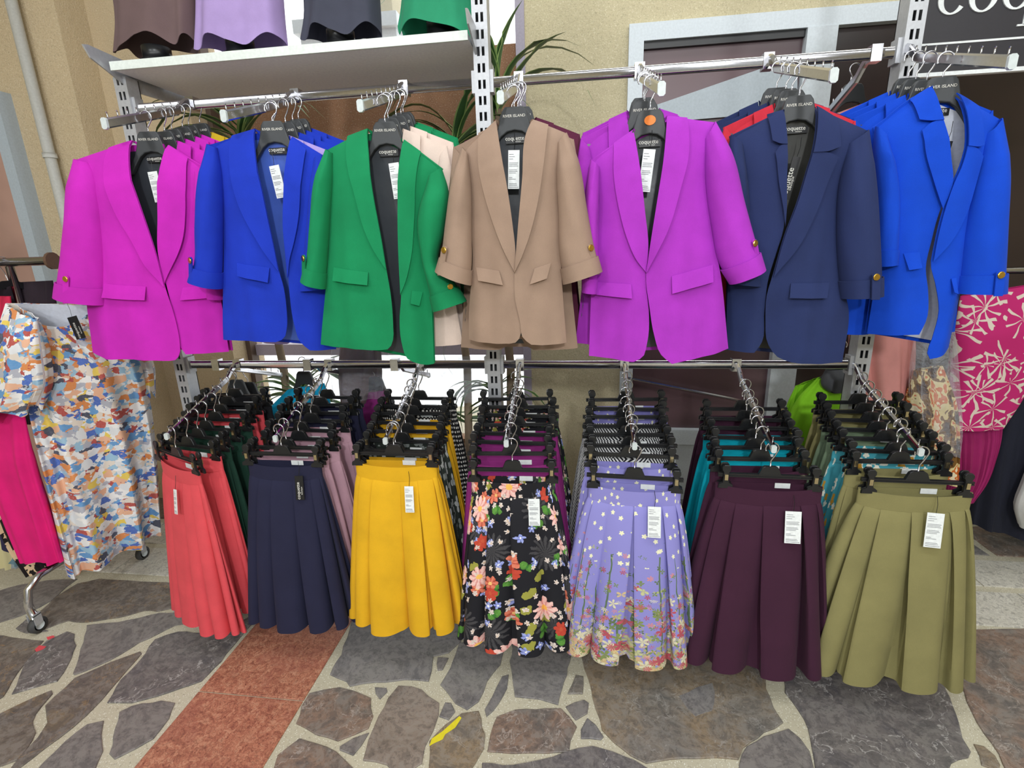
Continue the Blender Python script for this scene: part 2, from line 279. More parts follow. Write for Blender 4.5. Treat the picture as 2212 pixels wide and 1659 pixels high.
# ------------------------------------------------------------------ the setting: floor, walls, windows
floor = mesh('floor', [(-6, -3.6, 0), (6, -3.6, 0), (6, 4.6, 0), (-6, 4.6, 0)], [(0, 1, 2, 3)], white_card, smooth=False); floor['kind'] = 'structure'
mg, g = base('cream_grout', .8); co = g.coord('Object'); n1 = g.noise(co, 3, 3); v = g.vor(co, 150, dim='3D'); a = g.mix(n1, C((176, 168, 144)), C((204, 198, 176)))
a = g.mix(g.m('LESS_THAN', v['Distance'], .22), a, C((226, 224, 212))); a = g.mix(g.m('MULTIPLY', g.m('GREATER_THAN', g.noise(co, 90, 2), .64), .4), a, C((120, 112, 96)))
g.put(g.b.inputs['Base Color'], a); g.bump(g.noise(co, 120, 3), .4, .003); floor.data.materials[0] = mg
def stone_mat(name, cols, scale, vein=None, rough=.42):
    m, g = base(name, rough); co = g.coord('Object'); rnd = g.n.new('ShaderNodeObjectInfo').outputs['Random']; p = g.vm('ADD', co, g.comb(g.m('MULTIPLY', rnd, 37), g.m('MULTIPLY', rnd, 91)))
    w = g.vm('ADD', p, g.vm('SCALE', g.noise(p, 5, 3, out=1), sc=.18)); n = g.noise(w, scale, 6, .62); c = g.ramp(n, [(.25 + .5 * i / (len(cols) - 1), k) for i, k in enumerate(cols)])
    fn = g.noise(w, 34, 5, .75); c = g.mix(g.m('MULTIPLY', g.m('GREATER_THAN', fn, .53), .28), c, C((150, 146, 140))); c = g.mix(g.m('MULTIPLY', g.m('LESS_THAN', fn, .45), .35), c, C((70, 68, 70))); sp = g.noise(p, 70, 3, .7); c = g.mix(g.m('MULTIPLY', g.m('GREATER_THAN', sp, .6), .3), c, C((60, 56, 54)))
    if vein:
        q = g.noise(g.vm('ADD', p, g.vm('SCALE', g.noise(p, 9, 2, out=1), sc=.22)), 4.5, 5, .6); k = g.m('LESS_THAN', g.m('ABSOLUTE', g.m('SUBTRACT', q, .5)), .0045); c = g.mix(g.m('MULTIPLY', k, .42), c, C(vein))
    g.put(g.b.inputs['Base Color'], c); g.put(g.b.inputs['Roughness'], g.m('ADD', rough, g.m('MULTIPLY', n, .2))); g.bump(sp, .12, .002); return m
SM = dict(g=stone_mat('grey_slate', [(104, 102, 104), (128, 124, 122), (118, 116, 110)], 7), v=stone_mat('veined_dark_slate', [(80, 78, 84), (112, 106, 104), (96, 94, 92)], 9, (206, 202, 198)), b=stone_mat('brown_slate', [(98, 88, 80), (118, 108, 98), (104, 96, 90), (134, 114, 84)], 6, (170, 136, 90)),
          p=stone_mat('mauve_slate', [(108, 102, 102), (126, 120, 116), (104, 100, 100)], 6), s=stone_mat('spotted_slate', [(92, 88, 86), (118, 108, 100), (138, 114, 98), (98, 94, 92)], 9, (190, 180, 172)), t=stone_mat('striped_brown_slate', [(112, 100, 90), (142, 130, 120), (122, 110, 102)], 4), o=stone_mat('ochre_grey_slate', [(104, 102, 98), (124, 116, 106), (140, 122, 98), (110, 107, 104)], 5, (170, 166, 160)),
          w=stone_mat('pale_marble', [(196, 192, 178), (212, 208, 196), (186, 182, 168)], 8, (170, 166, 156)), d=stone_mat('dark_brown_slab', [(92, 74, 64), (116, 96, 82), (84, 70, 64)], 7))
mr, g = base('red_breccia', .4); co = g.coord('Object'); p = g.vm('ADD', co, g.vm('SCALE', g.noise(co, 14, 4, .7, out=1), sc=.12)); q = g.noise(p, 46, 5, .75); c = g.ramp(q, [(.3, (120, 70, 58)), (.42, (158, 98, 78)), (.52, (184, 122, 96)), (.62, (198, 146, 118)), (.75, (166, 104, 82))])
e = g.vor(p, 46, 'DISTANCE_TO_EDGE', dim='3D'); c = g.mix(g.m('MULTIPLY', g.m('LESS_THAN', e['Distance'], .05), .45), c, C((104, 62, 52))); c = g.mix(g.m('MULTIPLY', g.m('GREATER_THAN', g.noise(co, 5, 4), .55), .3), c, C((150, 86, 74))); g.put(g.b.inputs['Base Color'], c); SM['r'] = mr
def stone(poly, mat, name='flagstone', h=.005, jit=.35, seg=4):
    pts = []; n = len(poly); P = np.array(poly, float)
    for i in range(n):
        a, b = P[i], P[(i + 1) % n]; L = np.linalg.norm(b - a); k = max(1, min(seg, int(L / .03))); nrm = np.array([-(b - a)[1], (b - a)[0]]) / (L + 1e-9)
        for j in range(k):
            t = j / k; pts.append(a + (b - a) * t + (nrm * rng.uniform(-1, 1) * .006 * jit * 2 if j else rng.uniform(-1, 1, 2) * .002 * jit))
    pts = np.array(pts); c = pts.mean(0); ar = .5 * np.sum(pts[:, 0] * np.roll(pts[:, 1], -1) - np.roll(pts[:, 0], -1) * pts[:, 1])
    if ar < 0: pts = pts[::-1]
    nn = len(pts); t = pts + (c - pts) / (np.linalg.norm(c - pts, axis=1)[:, None] + 1e-6) * .003; q = pts - c; t = t - c
    V = [(x, y, -.002) for x, y in q] + [(x, y, h - .0015) for x, y in q] + [(x, y, h) for x, y in t]
    Fc = gridf(3, nn, True); Fc = [tuple(reversed(f)) for f in Fc]; Fc.append(tuple(range(2 * nn, 3 * nn)))
    return mesh(name, V, Fc, SM[mat], floor, False, loc=(c[0], c[1], 0))
def fl(pts, ox, oy, s): return [tuple(at(ox + x * s, oy + y * s, z=0.004)[:2]) for x, y in pts]
A_ = (0, 1240, .3345); B_ = (600, 1240, .3617); C_ = (1300, 1240, .4123); D_ = (0, 0, 1.0)
STONES = [
 (A_, 'p', [(-90, 130), (120, 70), (300, 40), (500, 30), (430, 80), (330, 170), (180, 250), (0, 310), (-90, 330)]),
 (A_, 'b', [(500, 60), (640, 30), (1000, 50), (1250, 60), (1200, 200), (1015, 240), (930, 235), (760, 280), (560, 310), (440, 300), (300, 350), (200, 340), (180, 290), (270, 230), (370, 140)]),
 (A_, 'v', [(100, 350), (170, 290), (200, 350), (310, 365), (170, 380)]),
 (A_, 'p', [(560, 330), (760, 310), (960, 265), (1030, 250), (1240, 240), (1200, 320), (1130, 330), (900, 440), (700, 560), (480, 650), (470, 640), (520, 480)]),
 (A_, 'v', [(160, 570), (300, 430), (430, 370), (480, 385), (490, 460), (440, 580), (370, 690), (180, 745), (75, 775)]),
 (A_, 'b', [(-90, 380), (60, 405), (280, 430), (220, 510), (110, 640), (20, 790), (-90, 860)]),
 (A_, 'b', [(290, 850), (480, 670), (640, 600), (905, 498), (915, 512), (820, 620), (700, 760), (560, 910), (470, 990), (100, 1270), (40, 1290), (240, 1060), (305, 960)]),
 (A_, 'b', [(-80, 940), (120, 840), (330, 750), (340, 770), (270, 850), (210, 950), (230, 1020), (170, 1130), (110, 1200), (-80, 1260)]),
 (A_, 'v', [(1000, 420), (1150, 370), (1300, 380), (1500, 330), (1620, 270), (1660, 290), (1540, 420), (1430, 560), (1300, 690), (1100, 760), (850, 830), (690, 830), (780, 680), (900, 560)]),
 (A_, 'p', [(770, 890), (850, 850), (1040, 815), (1130, 830), (1090, 930), (990, 1060), (870, 1130), (740, 1195), (705, 1160), (740, 1000)]),
 (A_, 'p', [(220, 1280), (420, 1080), (560, 970), (670, 945), (655, 1030), (665, 1140), (600, 1300)]),
 (B_, 'g', [(440, 290), (480, 180), (900, 180), (1090, 280), (1095, 400), (1020, 470), (930, 490), (920, 570), (900, 640), (760, 630), (580, 645), (430, 670), (410, 640), (310, 600), (380, 480)]),
 (B_, 'g', [(1085, 410), (1210, 400), (1350, 460), (1330, 540), (1250, 640), (1200, 760), (1130, 810), (1060, 770), (970, 660), (1030, 560)]),
 (B_, 'g', [(1400, 440), (1380, 330), (1560, 300), (1760, 330), (1745, 520), (1710, 640), (1675, 780), (1560, 745), (1415, 730), (1400, 600), (1385, 520)]),
 (B_, 'p', [(955, 495), (1020, 500), (985, 570), (955, 575)]),
 (B_, 'g', [(1340, 610), (1378, 600), (1370, 680), (1320, 770), (1245, 850), (1235, 810), (1280, 730)]),
 (B_, 's', [(190, 710), (270, 690), (370, 675), (450, 695), (500, 715), (555, 740), (570, 850), (540, 920), (450, 960), (360, 995), (230, 960), (170, 920), (110, 890), (140, 790)]),
 (B_, 'g', [(580, 675), (650, 680), (655, 700), (610, 745), (585, 710)]),
 (B_, 't', [(720, 665), (800, 670), (860, 690), (900, 730), (965, 770), (960, 840), (930, 930), (880, 1030), (860, 1130), (790, 1175), (690, 1175), (650, 1140), (510, 1110), (540, 990), (600, 850), (660, 740)]),
 (B_, 'g', [(1000, 765), (1035, 770), (1060, 820), (1020, 870), (965, 850)]),
 (B_, 'p', [(370, 1030), (450, 980), (545, 945), (500, 1020), (450, 1080), (370, 1050)]),
 (B_, 'o', [(905, 1000), (1000, 900), (1100, 830), (1200, 815), (1240, 960), (1230, 1040), (1180, 1130), (1130, 1200), (900, 1200), (910, 1060)]),
 (B_, 's', [(1310, 850), (1420, 810), (1600, 800), (1690, 800), (1740, 850), (1785, 910), (1750, 990), (1740, 1060), (1600, 1068), (1400, 1070), (1250, 1060), (1270, 960)]),
 (B_, 'o', [(1780, 600), (1825, 610), (1820, 715), (1730, 715)]),
 (B_, 'p', [(1720, 790), (1830, 750), (1858, 770), (1850, 830), (1780, 870), (1760, 850)]),
 (B_, 'g', [(1850, 860), (1900, 900), (1945, 970), (1930, 990), (1810, 980), (1810, 930)]),
 (B_, 's', [(0, 1080), (130, 980), (230, 1010), (350, 1060), (450, 1159), (440, 1250), (-60, 1250)]),
 (B_, 'v', [(1220, 1130), (1400, 1140), (1560, 1110), (1720, 1060), (1880, 1025), (2000, 1060), (2130, 1110), (2212, 1159), (2160, 1250), (1220, 1250)]),
 (B_, 'g', [(620, 1220), (760, 1205), (830, 1260), (560, 1290)]),
 (D_, 'o', [(1247, 1380), (1280, 1340), (1500, 1340), (1650, 1400), (1655, 1487), (1671, 1528), (1692, 1560), (1650, 1582), (1605, 1615), (1595, 1640), (1547, 1636), (1506, 1638), (1444, 1640), (1395, 1648), (1362, 1632), (1325, 1603), (1300, 1576), (1280, 1508), (1262, 1442)]),
 (C_, 'p', [(980, 810), (1040, 860), (1090, 930), (1110, 1016), (1110, 1100), (730, 1100), (720, 1000), (760, 900), (850, 850)]),
 (C_, 'v', [(950, 480), (930, 350), (1100, 300), (1500, 330), (1780, 480), (1800, 600), (1860, 740), (1890, 860), (1935, 930), (1920, 960), (1830, 990), (1800, 1100), (1130, 1100), (1100, 900), (1060, 760), (960, 620)]),
 (C_, 's', [(1850, 290), (2400, 285), (2400, 1050), (2130, 1050), (2080, 940), (2000, 830), (1940, 720), (1900, 620), (1840, 500)]),
 (C_, 'o', [(1950, 890), (2000, 900), (2060, 950), (2090, 1000), (2080, 1030), (1990, 1000)]),
 (C_, 'g', [(1880, 1020), (2060, 1040), (2100, 1120), (1860, 1120)]),
]
for (ox, oy, s), m, pts in STONES: stone(fl(pts, ox, oy, s), m)
stone(fl([(400, 640), (500, 590), (580, 570), (595, 620), (580, 720), (490, 750), (440, 700)], *C_), 'g', h=.0056)
paint = mesh('yellow_paint_streak', [(*p, .0056) for p in fl([(905, 1030), (920, 985), (985, 940), (1030, 900), (1085, 850), (1098, 862), (1060, 920), (1000, 960), (985, 990), (930, 1015)], *B_)], [tuple(range(10))], plain('yellow_paint', (226, 212, 40), .6), floor, False)
for i, pl in enumerate(([(300, 410), (345, 398), (355, 410), (310, 428)], [(225, 490), (255, 462), (300, 470), (280, 488), (235, 505)])): mesh('red_paint_fleck', [(*p, .0058) for p in fl(pl, *A_)], [tuple(range(len(pl)))], CL['coral'], floor, False)
xa, xb = -1.335, -.94                                                      # the red breccia strip runs straight towards the rack
for y0, y1, x0, x1 in ((-1.2, .35, xa, xb), (.36, .845, xa, xb), (.85, 1.285, xa, xb), (1.29, 1.79, xa, xb)): stone([(x0, y0), (x1, y0), (x1, y1), (x0, y1)], 'r', 'red_slab', jit=.05)
for i in range(14):                                                        # pale marble border under the rack
    x = -3.2 + i * .46; stone([(x, 1.885), (x + .453, 1.885), (x + .453, 2.10), (x, 2.10)], 'w', 'border_tile', jit=.02)
for i in range(14): x = -3.3 + i * .46; stone([(x, 2.14), (x + .453, 2.14), (x + .453, 2.34), (x, 2.34)], 'w', 'border_tile', jit=.02)
def filler(x0, x1, y0, y1, st, keep=lambda x, y: True):
    nx, ny = int((x1 - x0) / st), int((y1 - y0) / st); J = {(i, j): np.array([x0 + i * st + rng.uniform(-.35, .35) * st, y0 + j * st + (rng.uniform(-.3, .3) * st if 0 < j < ny else 0)]) for i in range(nx + 1) for j in range(ny + 1)}
    for i in range(nx):
        for j in range(ny):
            q = np.array([J[i, j], J[i + 1, j], J[i + 1, j + 1], J[i, j + 1]]); c = q.mean(0)
            if keep(*c): q = q + (c - q) / np.linalg.norm(c - q, axis=1)[:, None] * .022; stone([tuple(p) for p in q], random.choice('gpbvsod'))
filler(-3.4, 3.4, 2.37, 3.4, .34)
filler(-3.6, -2.55, .5, 1.85, .36); filler(1.85, 3.2, .5, 1.85, .36)
filler(-.92, 1.9, -.1, .95, .34); filler(-3.0, -1.36, -.1, .82, .36)
for q_, m_ in (([(1.48, .98), (1.83, .98), (1.83, 1.25), (1.5, 1.24)], 'g'), ([(1.54, 1.28), (1.83, 1.29), (1.83, 1.7)], 'p')): stone(q_, m_)
# walls
def wallbox(name, a, b, mat): o = MB().box(a, b).build(name, mat); o['kind'] = 'structure'; return o
YW = 2.85
e0 = at(1138, 300, y=YW)[0]; e1 = at(1352, 300, y=YW)[0]
top_w = at(1500, 45, y=YW)[2]; wx2 = at(2010, 60, y=YW)[0]
wallbox('wall_back', (e0, YW, 0), (e1, YW + .25, 3.6), st_beige)
wallbox('wall_back_upper', (e1, YW, top_w), (4.0, YW + .25, 3.6), st_beige)

wallbox('ceiling', (-4.6, -3.6, 3.6), (4.6, 3.2, 3.7), plain('white_ceiling', (222, 226, 230), .9)); wallbox('wall_right', (4.0, -3.6, 0), (4.1, 3.1, 3.6), st_beige); wallbox('wall_far_left', (-4.6, -3.6, 0), (-4.5, 2.7, 3.6), st_beige); wallbox('wall_front', (-4.5, -3.6, 0), (4.1, -3.5, 3.6), MATS['white_ceiling'])
def struct(name): o = link(name, None); o['kind'] = 'structure'; return o
def bx(name, a, b, mat, parent=None): return MB().box(a, b).build(name, mat, parent)
win = struct('window_1'); zt = top_w; zb = at(1470, 925, y=YW)[2]; fw = .075
mx0 = at(1735, 100, y=YW)[0]; mx1 = at(1800, 95, y=YW)[0]; xr = 3.2
bx('head_frame', (e1, YW - .03, zt - fw), (xr, YW + .05, zt), frame_wh, win); bx('sill_frame', (e1, YW - .03, zb - .09), (xr, YW + .05, zb), frame_wh, win)
bx('jamb_frame', (e1, YW - .03, zb), (e1 + .07, YW + .05, zt - fw), frame_wh, win); bx('mullion', (mx0, YW - .035, zb), (mx1, YW + .05, zt - fw), frame_wh, win)
bx('glazing_bead', (e1 + .07, YW - .012, zt - fw - .03), (mx0, YW + .02, zt - fw), black_pl, win)
bx('pane', (e1 + .07, YW + .01, zb), (mx0, YW + .02, zt - fw), glz, win); bx('pane', (mx1, YW + .012, zb), (xr, YW + .02, zt - fw), glz2, win)
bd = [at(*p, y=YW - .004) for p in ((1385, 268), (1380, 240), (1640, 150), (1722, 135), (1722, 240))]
MB().prism([(p[0], p[2]) for p in bd], YW - .008, YW + .004).build('painted_ceiling_reflection', plain('pale_grey_reflection', (172, 182, 188), .5), win)  # flat grey sheet imitating the ceiling's reflection in the pane
rl = [at(*p, y=YW - .03) for p in ((1350, 815), (1620, 868))]; MB().tube([rl[0], rl[1]], .008).build('inner_rail', chrome, win)
wallbox('wall_back_base', (e1, YW - .01, 0), (4.0, YW + .2, zb - .09), frame_wh)
# left bay: tan wall, brown spandrel, glazing open to the daylight
xl = at(548, 820, y=2.95)[0]; xs = at(150, 150, y=2.62)[0]
wallbox('wall_left', (-6, 2.62, 0), (xs, 3.1, 3.6), st_left); wallbox('wall_left_recess', (xs, 2.80, 0), (xl, 3.1, 3.6), st_left)
zs1 = at(1095, 95, y=3.0)[2]; wallbox('wall_spandrel', (xl, 3.0, 1.35), (e0, 3.12, zs1), st_brown)
wallbox('trim_1', (e0 - .045, YW - .01, 0), (e0, YW + .12, 3.6), plain('lilac_grey_frame', (160, 152, 166), .5))
wallbox('trim_2', (xl - .02, 2.93, 0), (xl + .03, 3.0, 3.6), plain('brown_post', (96, 78, 66), .6))
w2 = struct('window_2'); zl = .55
bx('transom', (xl, 2.98, .86), (e0, 3.04, .93), plain('mauve_bar', (176, 164, 176), .5), w2); bx('pane', (xl, 3.05, .3), (e0, 3.055, 1.35), plain('daylit_glass', (240, 244, 246), .1, alpha=.12), w2); bx('pane', (xl, 3.05, zs1), (e0, 3.055, 3.4), MATS['daylit_glass'], w2)
wallbox('wall_left_base', (xl, 3.0, 0), (e0, 3.1, .3), st_brown)
lg = at(650, 62, y=3.3); lg2 = at(868, 38, y=3.3); out = struct('wall_outside_ledge'); bx('ledge', (lg[0], 3.2, lg2[2] - .07), (lg2[0], 3.5, lg2[2]), frame_wh, out); bx('ledge', (lg[0] + .02, 3.24, lg2[2] - .12), (lg2[0] - .02, 3.5, lg2[2] - .07), frame_wh, out); bx('pier', (at(800, 0, y=3.35)[0], 3.3, lg2[2]), (at(852, 0, y=3.35)[0], 3.5, 3.6), st_beige, out); bx('pier', (at(840, 60, y=3.35)[0], 3.3, 2.0), (at(862, 60, y=3.35)[0], 3.5, lg2[2] - .12), st_beige, out)
# standing pipe and the glazed door frame at far left
pp = at(75, 230, y=2.56); r_ = .026; pipe = thing('wall_pipe', 'thin pale grey pipe running up the tan stucco wall', 'pipe', (pp[0], 2.575, 0)); MB().tube([(0, 0, .0), (0, 0, 3.5)], r_, 12).build('pipe_run', plain('pipe_grey', (196, 196, 190), .55), pipe, True)
for z in (.6, 1.25, 2.02, 2.9): MB().tube([(0, 0, z), (0, 0, z + .025)], r_ + .006, 12).build('pipe_joint', MATS['pipe_grey'], pipe, True)
dr = struct('door_1'); dx = at(48, 430, y=2.55)[0]; bx('door_frame', (dx - .045, 2.54, 0), (dx + .02, 2.62, 2.35), plain('blue_grey_frame', (178, 190, 200), .4), dr); bx('door_frame', (dx - 1.2, 2.54, 2.29), (dx - .045, 2.62, 2.35), MATS['blue_grey_frame'], dr); bx('pane', (dx - 1.2, 2.57, 0), (dx - .045, 2.58, 2.29), glz3, dr)
# ------------------------------------------------------------------ the wall rack: uprights, rails, shelf, arms
UX = [-1.708, -.335, 1.012]; YR = 1.95; ZU, ZL = 2.048, 1.042
for i, ux in enumerate(UX):
    t = thing('rack_upright', ['slotted grey steel rack upright beside the pink blazers', 'slotted grey steel rack upright between the green and taupe blazers', 'slotted grey steel rack upright beside the black sign board'][i], 'rack post', (ux, YR, 0), 0, 'slotted rack uprights'); b = MB(); hw = .026; H = 2.15 if i == 0 else 2.75
    for a, c in ((-hw, -.013), (-.0035, .0035), (.013, hw)): b.box((a, -.03, 0), (c, -.027, H))
    z = .05
    while z < H - .04:
        b.box((-.013, -.03, z), (-.0035, -.027, z + .022)); b.box((.0035, -.03, z), (.013, -.027, z + .022)); z += .05
    b.build('slotted_face', steel, t); bx('web', (-hw, -.027, 0), (-hw + .002, .03, H), steel, t); bx('web', (hw - .002, -.027, 0), (hw, .03, H), steel, t); bx('back_plate', (-hw, .026, 0), (hw, .03, H), matt_pl, t); bx('foot_plate', (-.035, -.30, .006), (.035, .30, .03), steel, t)
for lev, zz in (('upper', ZU), ('lower', ZL)):
    for k in range(2):
        a, b2 = UX[k] + .03, UX[k + 1] - .03; t = thing('hang_rail', f'chrome {lev} hanging rail in the {["left", "right"][k]} bay of the rack', 'rail', (0, YR, zz), 0, 'hanging rails of the rack')
        hh = .017; pts = [(math.cos(w) * .010, hh * .35 * (1 if math.sin(w) > 0 else -1) + math.sin(w) * hh * .65) for w in np.linspace(0, 2 * math.pi, 14, endpoint=False)]
        V = [(x, p[0], p[1]) for x in (a, b2) for p in pts]; mesh('rail_tube', V, gridf(2, 14, True) + [tuple(range(13, -1, -1)), tuple(range(14, 28))], chrome, t); bx('rail_bracket', (a - .006, -.02, -.035), (a + .008, .02, .035), steel, t); bx('rail_bracket', (b2 - .008, -.02, -.035), (b2 + .006, .02, .035), steel, t)
sh = thing('display_shelf', 'grey shelf board on steel brackets above the left bay of the rack', 'shelf', (0, 0, 2.155)); bx('board', (UX[0] + .03, 1.865, 0), (UX[1] - .03, 2.27, .018), shelf_m, sh); bx('front_edge', (UX[0] + .03, 1.857, -.004), (UX[1] - .03, 1.866, .024), edge_m, sh)
for ux in (UX[0] + .012, UX[1] - .016): MB().prism([(1.78, .055), (1.80, .06), (2.30, .04), (2.30, -.035), (1.96, -.045), (1.80, .02)], ux - .003, ux + .003).build('bracket', steel, sh)
for o in sh.children:
    if o.name.startswith('bracket'):
        for vtx in o.data.vertices: x, y, z = vtx.co; vtx.co = (y, x, z)
ARMY = 1.51
def armz(y, lev): return (ZU if lev else ZL) - .012 - (YR - y) * .335
def arm(x, lev, label, back=False, n=9, Ln=.44):
    s = 1 if not back else -1; t = thing('peg_rail', label, 'hanging arm', (x, YR, ZU if lev else ZL), 0 if not back else math.pi, ('upper' if lev else 'lower') + ' display arms'); dz = -.012 - Ln * .335
    b = MB(); w, h = (.0085, .015) if lev else (.007, .011); pr = [(-w, -h * .7), (-w * .5, -h), (w * .5, -h), (w, -h * .7), (w, h * .7), (w * .5, h), (-w * .5, h), (-w, h * .7)]
    path = [(-.012, -.002), (-.03, 0), (-.05, -.010)] + [(-d, -.012 - d * .335) for d in np.linspace(.09, Ln, 6)]
    V = [(p[0], y, z + p[1]) for y, z in path for p in pr]; mesh('bar', V, [tuple(reversed(f)) for f in gridf(len(path), 8, True)] + [tuple(range(8))], chrome, t, False)
    MB().prism([(p[0] * 1.12, p[1] * 1.1) for p in pr], -.004, .004).build('end_cap', cap_pl, t, False, (0, -Ln, dz))
    bx('clamp', (-.016, -.016, -.024), (.016, .016, .024), chrome, t)
    for k in range(n):
        d = .075 + (Ln - .09) * k / (n - 1); MB().tube([(0, 0, h), (0, 0, h + .012), (0, -.002, h + .016)], .0022, 5).build('peg', chrome, t, True, (0, -d, -.012 - d * .335)) if k == 0 else None
        if k == 0: pg = t.children[-1] if t.children[-1].name.startswith('peg') else [c for c in t.children if c.name.startswith('peg')][0]
        else: c = dup(pg, t); c.location = (0, -d, -.012 - d * .335)
    return t
UXS = [-1.45, -1.03, -.62, -.21, .195, .60, 1.0]; LXS = [-1.45, -1.035, -.64, -.232, .174, .585, .99]
WHO_U = ['pink', 'cobalt blue', 'green', 'taupe', 'purple', 'navy', 'royal blue']; WHO_L = ['coral', 'midnight blue', 'yellow', 'black lotus-print', 'lilac meadow-print', 'plum', 'olive']
for i in range(7):
    arm(UXS[i], 1, f'chrome sloping arm with pegs carrying the {WHO_U[i]} blazers', n=9, Ln=(.41, .44, .42, .47, .54, .50, .47)[i]); arm(LXS[i], 0, f'chrome sloping arm carrying the row behind the {WHO_L[i]} skirt', n=8)
# ------------------------------------------------------------------ hangers
def hook_path(z0, zc, r=.019):
    p = [(0, 0, z0), (0, 0, z0 + (zc - z0) * .35), (.010, 0, z0 + (zc - z0) * .62)]
    for a in np.radians(np.linspace(-35, 205, 14)): p.append((math.cos(a) * r, 0, zc + math.sin(a) * r))
    return p
SUIT = [(-.027, .034), (.027, .034), (.036, .022), (.045, -.012), (.056, -.038), (.072, -.062), (.086, -.086), (.086, -.098), (.078, -.098), (.066, -.08), (.055, -.064), (.04, -.045), (.022, -.032), (0, -.028)]
SUIT = SUIT + [(-x, z) for x, z in SUIT[::-1][1:-2]]
def suit_hanger(loc, label, rz=0, hookz=.085, sticker=None, dotted=None):
    t = thing('suit_hanger', label, 'hanger', loc, rz, 'black suit hangers under the blazers')
    if 'body' not in HP:
        b = MB(); n = len(SUIT); b.prism(SUIT, -.008, .008); HP['body'] = b.build('hanger_body', matt_pl, t); bv = HP['body'].modifiers.new('bevel', 'BEVEL'); bv.width = .003; bv.segments = 2
    else: dup(HP['body'], t)
    MB().tube(hook_path(.03, hookz), .0021, 6).build('hook', chrome, t, True)
    if sticker: MB().prism([(.016 * math.cos(a), .013 * math.sin(a)) for a in np.linspace(0, 2 * math.pi, 16, endpoint=False)], -.0105, -.0092).build('size_sticker', sticker, t, False, (0, 0, .006))
    if sticker is not orange_st: text('RIVER ISLAND', .0105, white_ink, t, (0, -.0094, .006))
    return t
HP = {}
def clip_hanger(loc, label, rz=0, half=.13, mat=black_pl):
    t = thing('clip_hanger', label, 'hanger', loc, rz, 'black clip hangers on the lower arms')
    k = 'bar'
    if k not in HP:
        b = MB().box((-.152, -.004, -.006), (.152, .004, .006)); b.box((-.152, -.0065, .002), (.152, -.004, .0055)); b.box((-.152, -.0065, -.0055), (.152, -.004, -.002))
        b.prism([(-.034, .004), (-.024, .028), (-.016, .033), (.016, .033), (.024, .028), (.034, .004)], -.006, .006, .001); HP['bar'] = b.build('bar', black_pl, t)
        HP['hook'] = MB().tube(hook_path(.03, .092), .0023, 6).build('hook', chrome, t, True)
        J = [(-.022, -.042), (.022, -.042), (.021, -.030), (.009, -.024), (.0075, .012), (.013, .022), (.0125, .030), (.007, .036), (-.007, .036), (-.0125, .030), (-.013, .022), (-.0075, .012), (-.009, -.024), (-.021, -.030)]
        for s in (-1, 1):
            c = MB().prism(J, -.014, -.006, .001).prism(J, .006, .014, .001).build('clip', black_pl, t, False, (s * half, 0, 0)); HP['clip'] = c
            HP['spring'] = MB().box((-.005, -.0175, -.013), (.005, .0175, .006)).build('spring', brass, c); 
    else:
        dup(HP['bar'], t); dup(HP['hook'], t)
        for s in (-1, 1): c = dup(HP['clip'], t); c.location = (s * half, 0, 0); dup(HP['spring'], c)
    return t
# ------------------------------------------------------------------ blazers
def tag_card(parent, loc, w, h, tilt=0, black=False, ry=0, rx=0):
    c = MB().box((-w / 2, -.0006, -h), (w / 2, .0006, 0)).build('price_tag', black_card if black else white_card, parent, False, loc); c.rotation_euler = (rx, tilt, ry)
    MB().tube([(0, 0, -.004), (.003, .002, .025), (0, .004, .05)], .0008, 4).build('tag_string', black_pl, c)
    if black:
        text('coquette', .024 * h / .12, white_ink, c, (w * .02, -.0009, -h * .62), (math.pi / 2, -math.pi / 2, 0)); text('boutique', .011 * h / .12, white_ink, c, (w * .33, -.0009, -h * .62), (math.pi / 2, -math.pi / 2, 0))
    else:
        b = MB(); rr = random.Random(3)
        for z, l in ((.1, .4), (.16, .5), (.22, .35), (.32, .8), (.36, .75), (.40, .8), (.5, .7), (.54, .75), (.58, .6), (.70, .3), (.74, .6), (.86, .7), (.90, .75), (.95, .85)): b.box((-w * .42, -.0011, -h * z - .0012), (-w * .42 + w * l, -.0007, -h * z))
        b.build('printed_lines', ink, c)
    return c
def neck_label(parent, x, y, z, w=.06, h=.019):
    c = MB().box((-w / 2, -.001, -h / 2), (w / 2, .001, h / 2)).build('neck_label', black_card, parent, False, (x, y, z)); text('coquette', .0155, white_ink, c, (-.004, -.0014, -.001)); text('boutique', .005, white_ink, c, (.006, -.0014, -.006)); return c
def fill(A): return {k: (np.array(v, float) if k not in ('bt',) or v is not None else None) for k, v in A.items()}
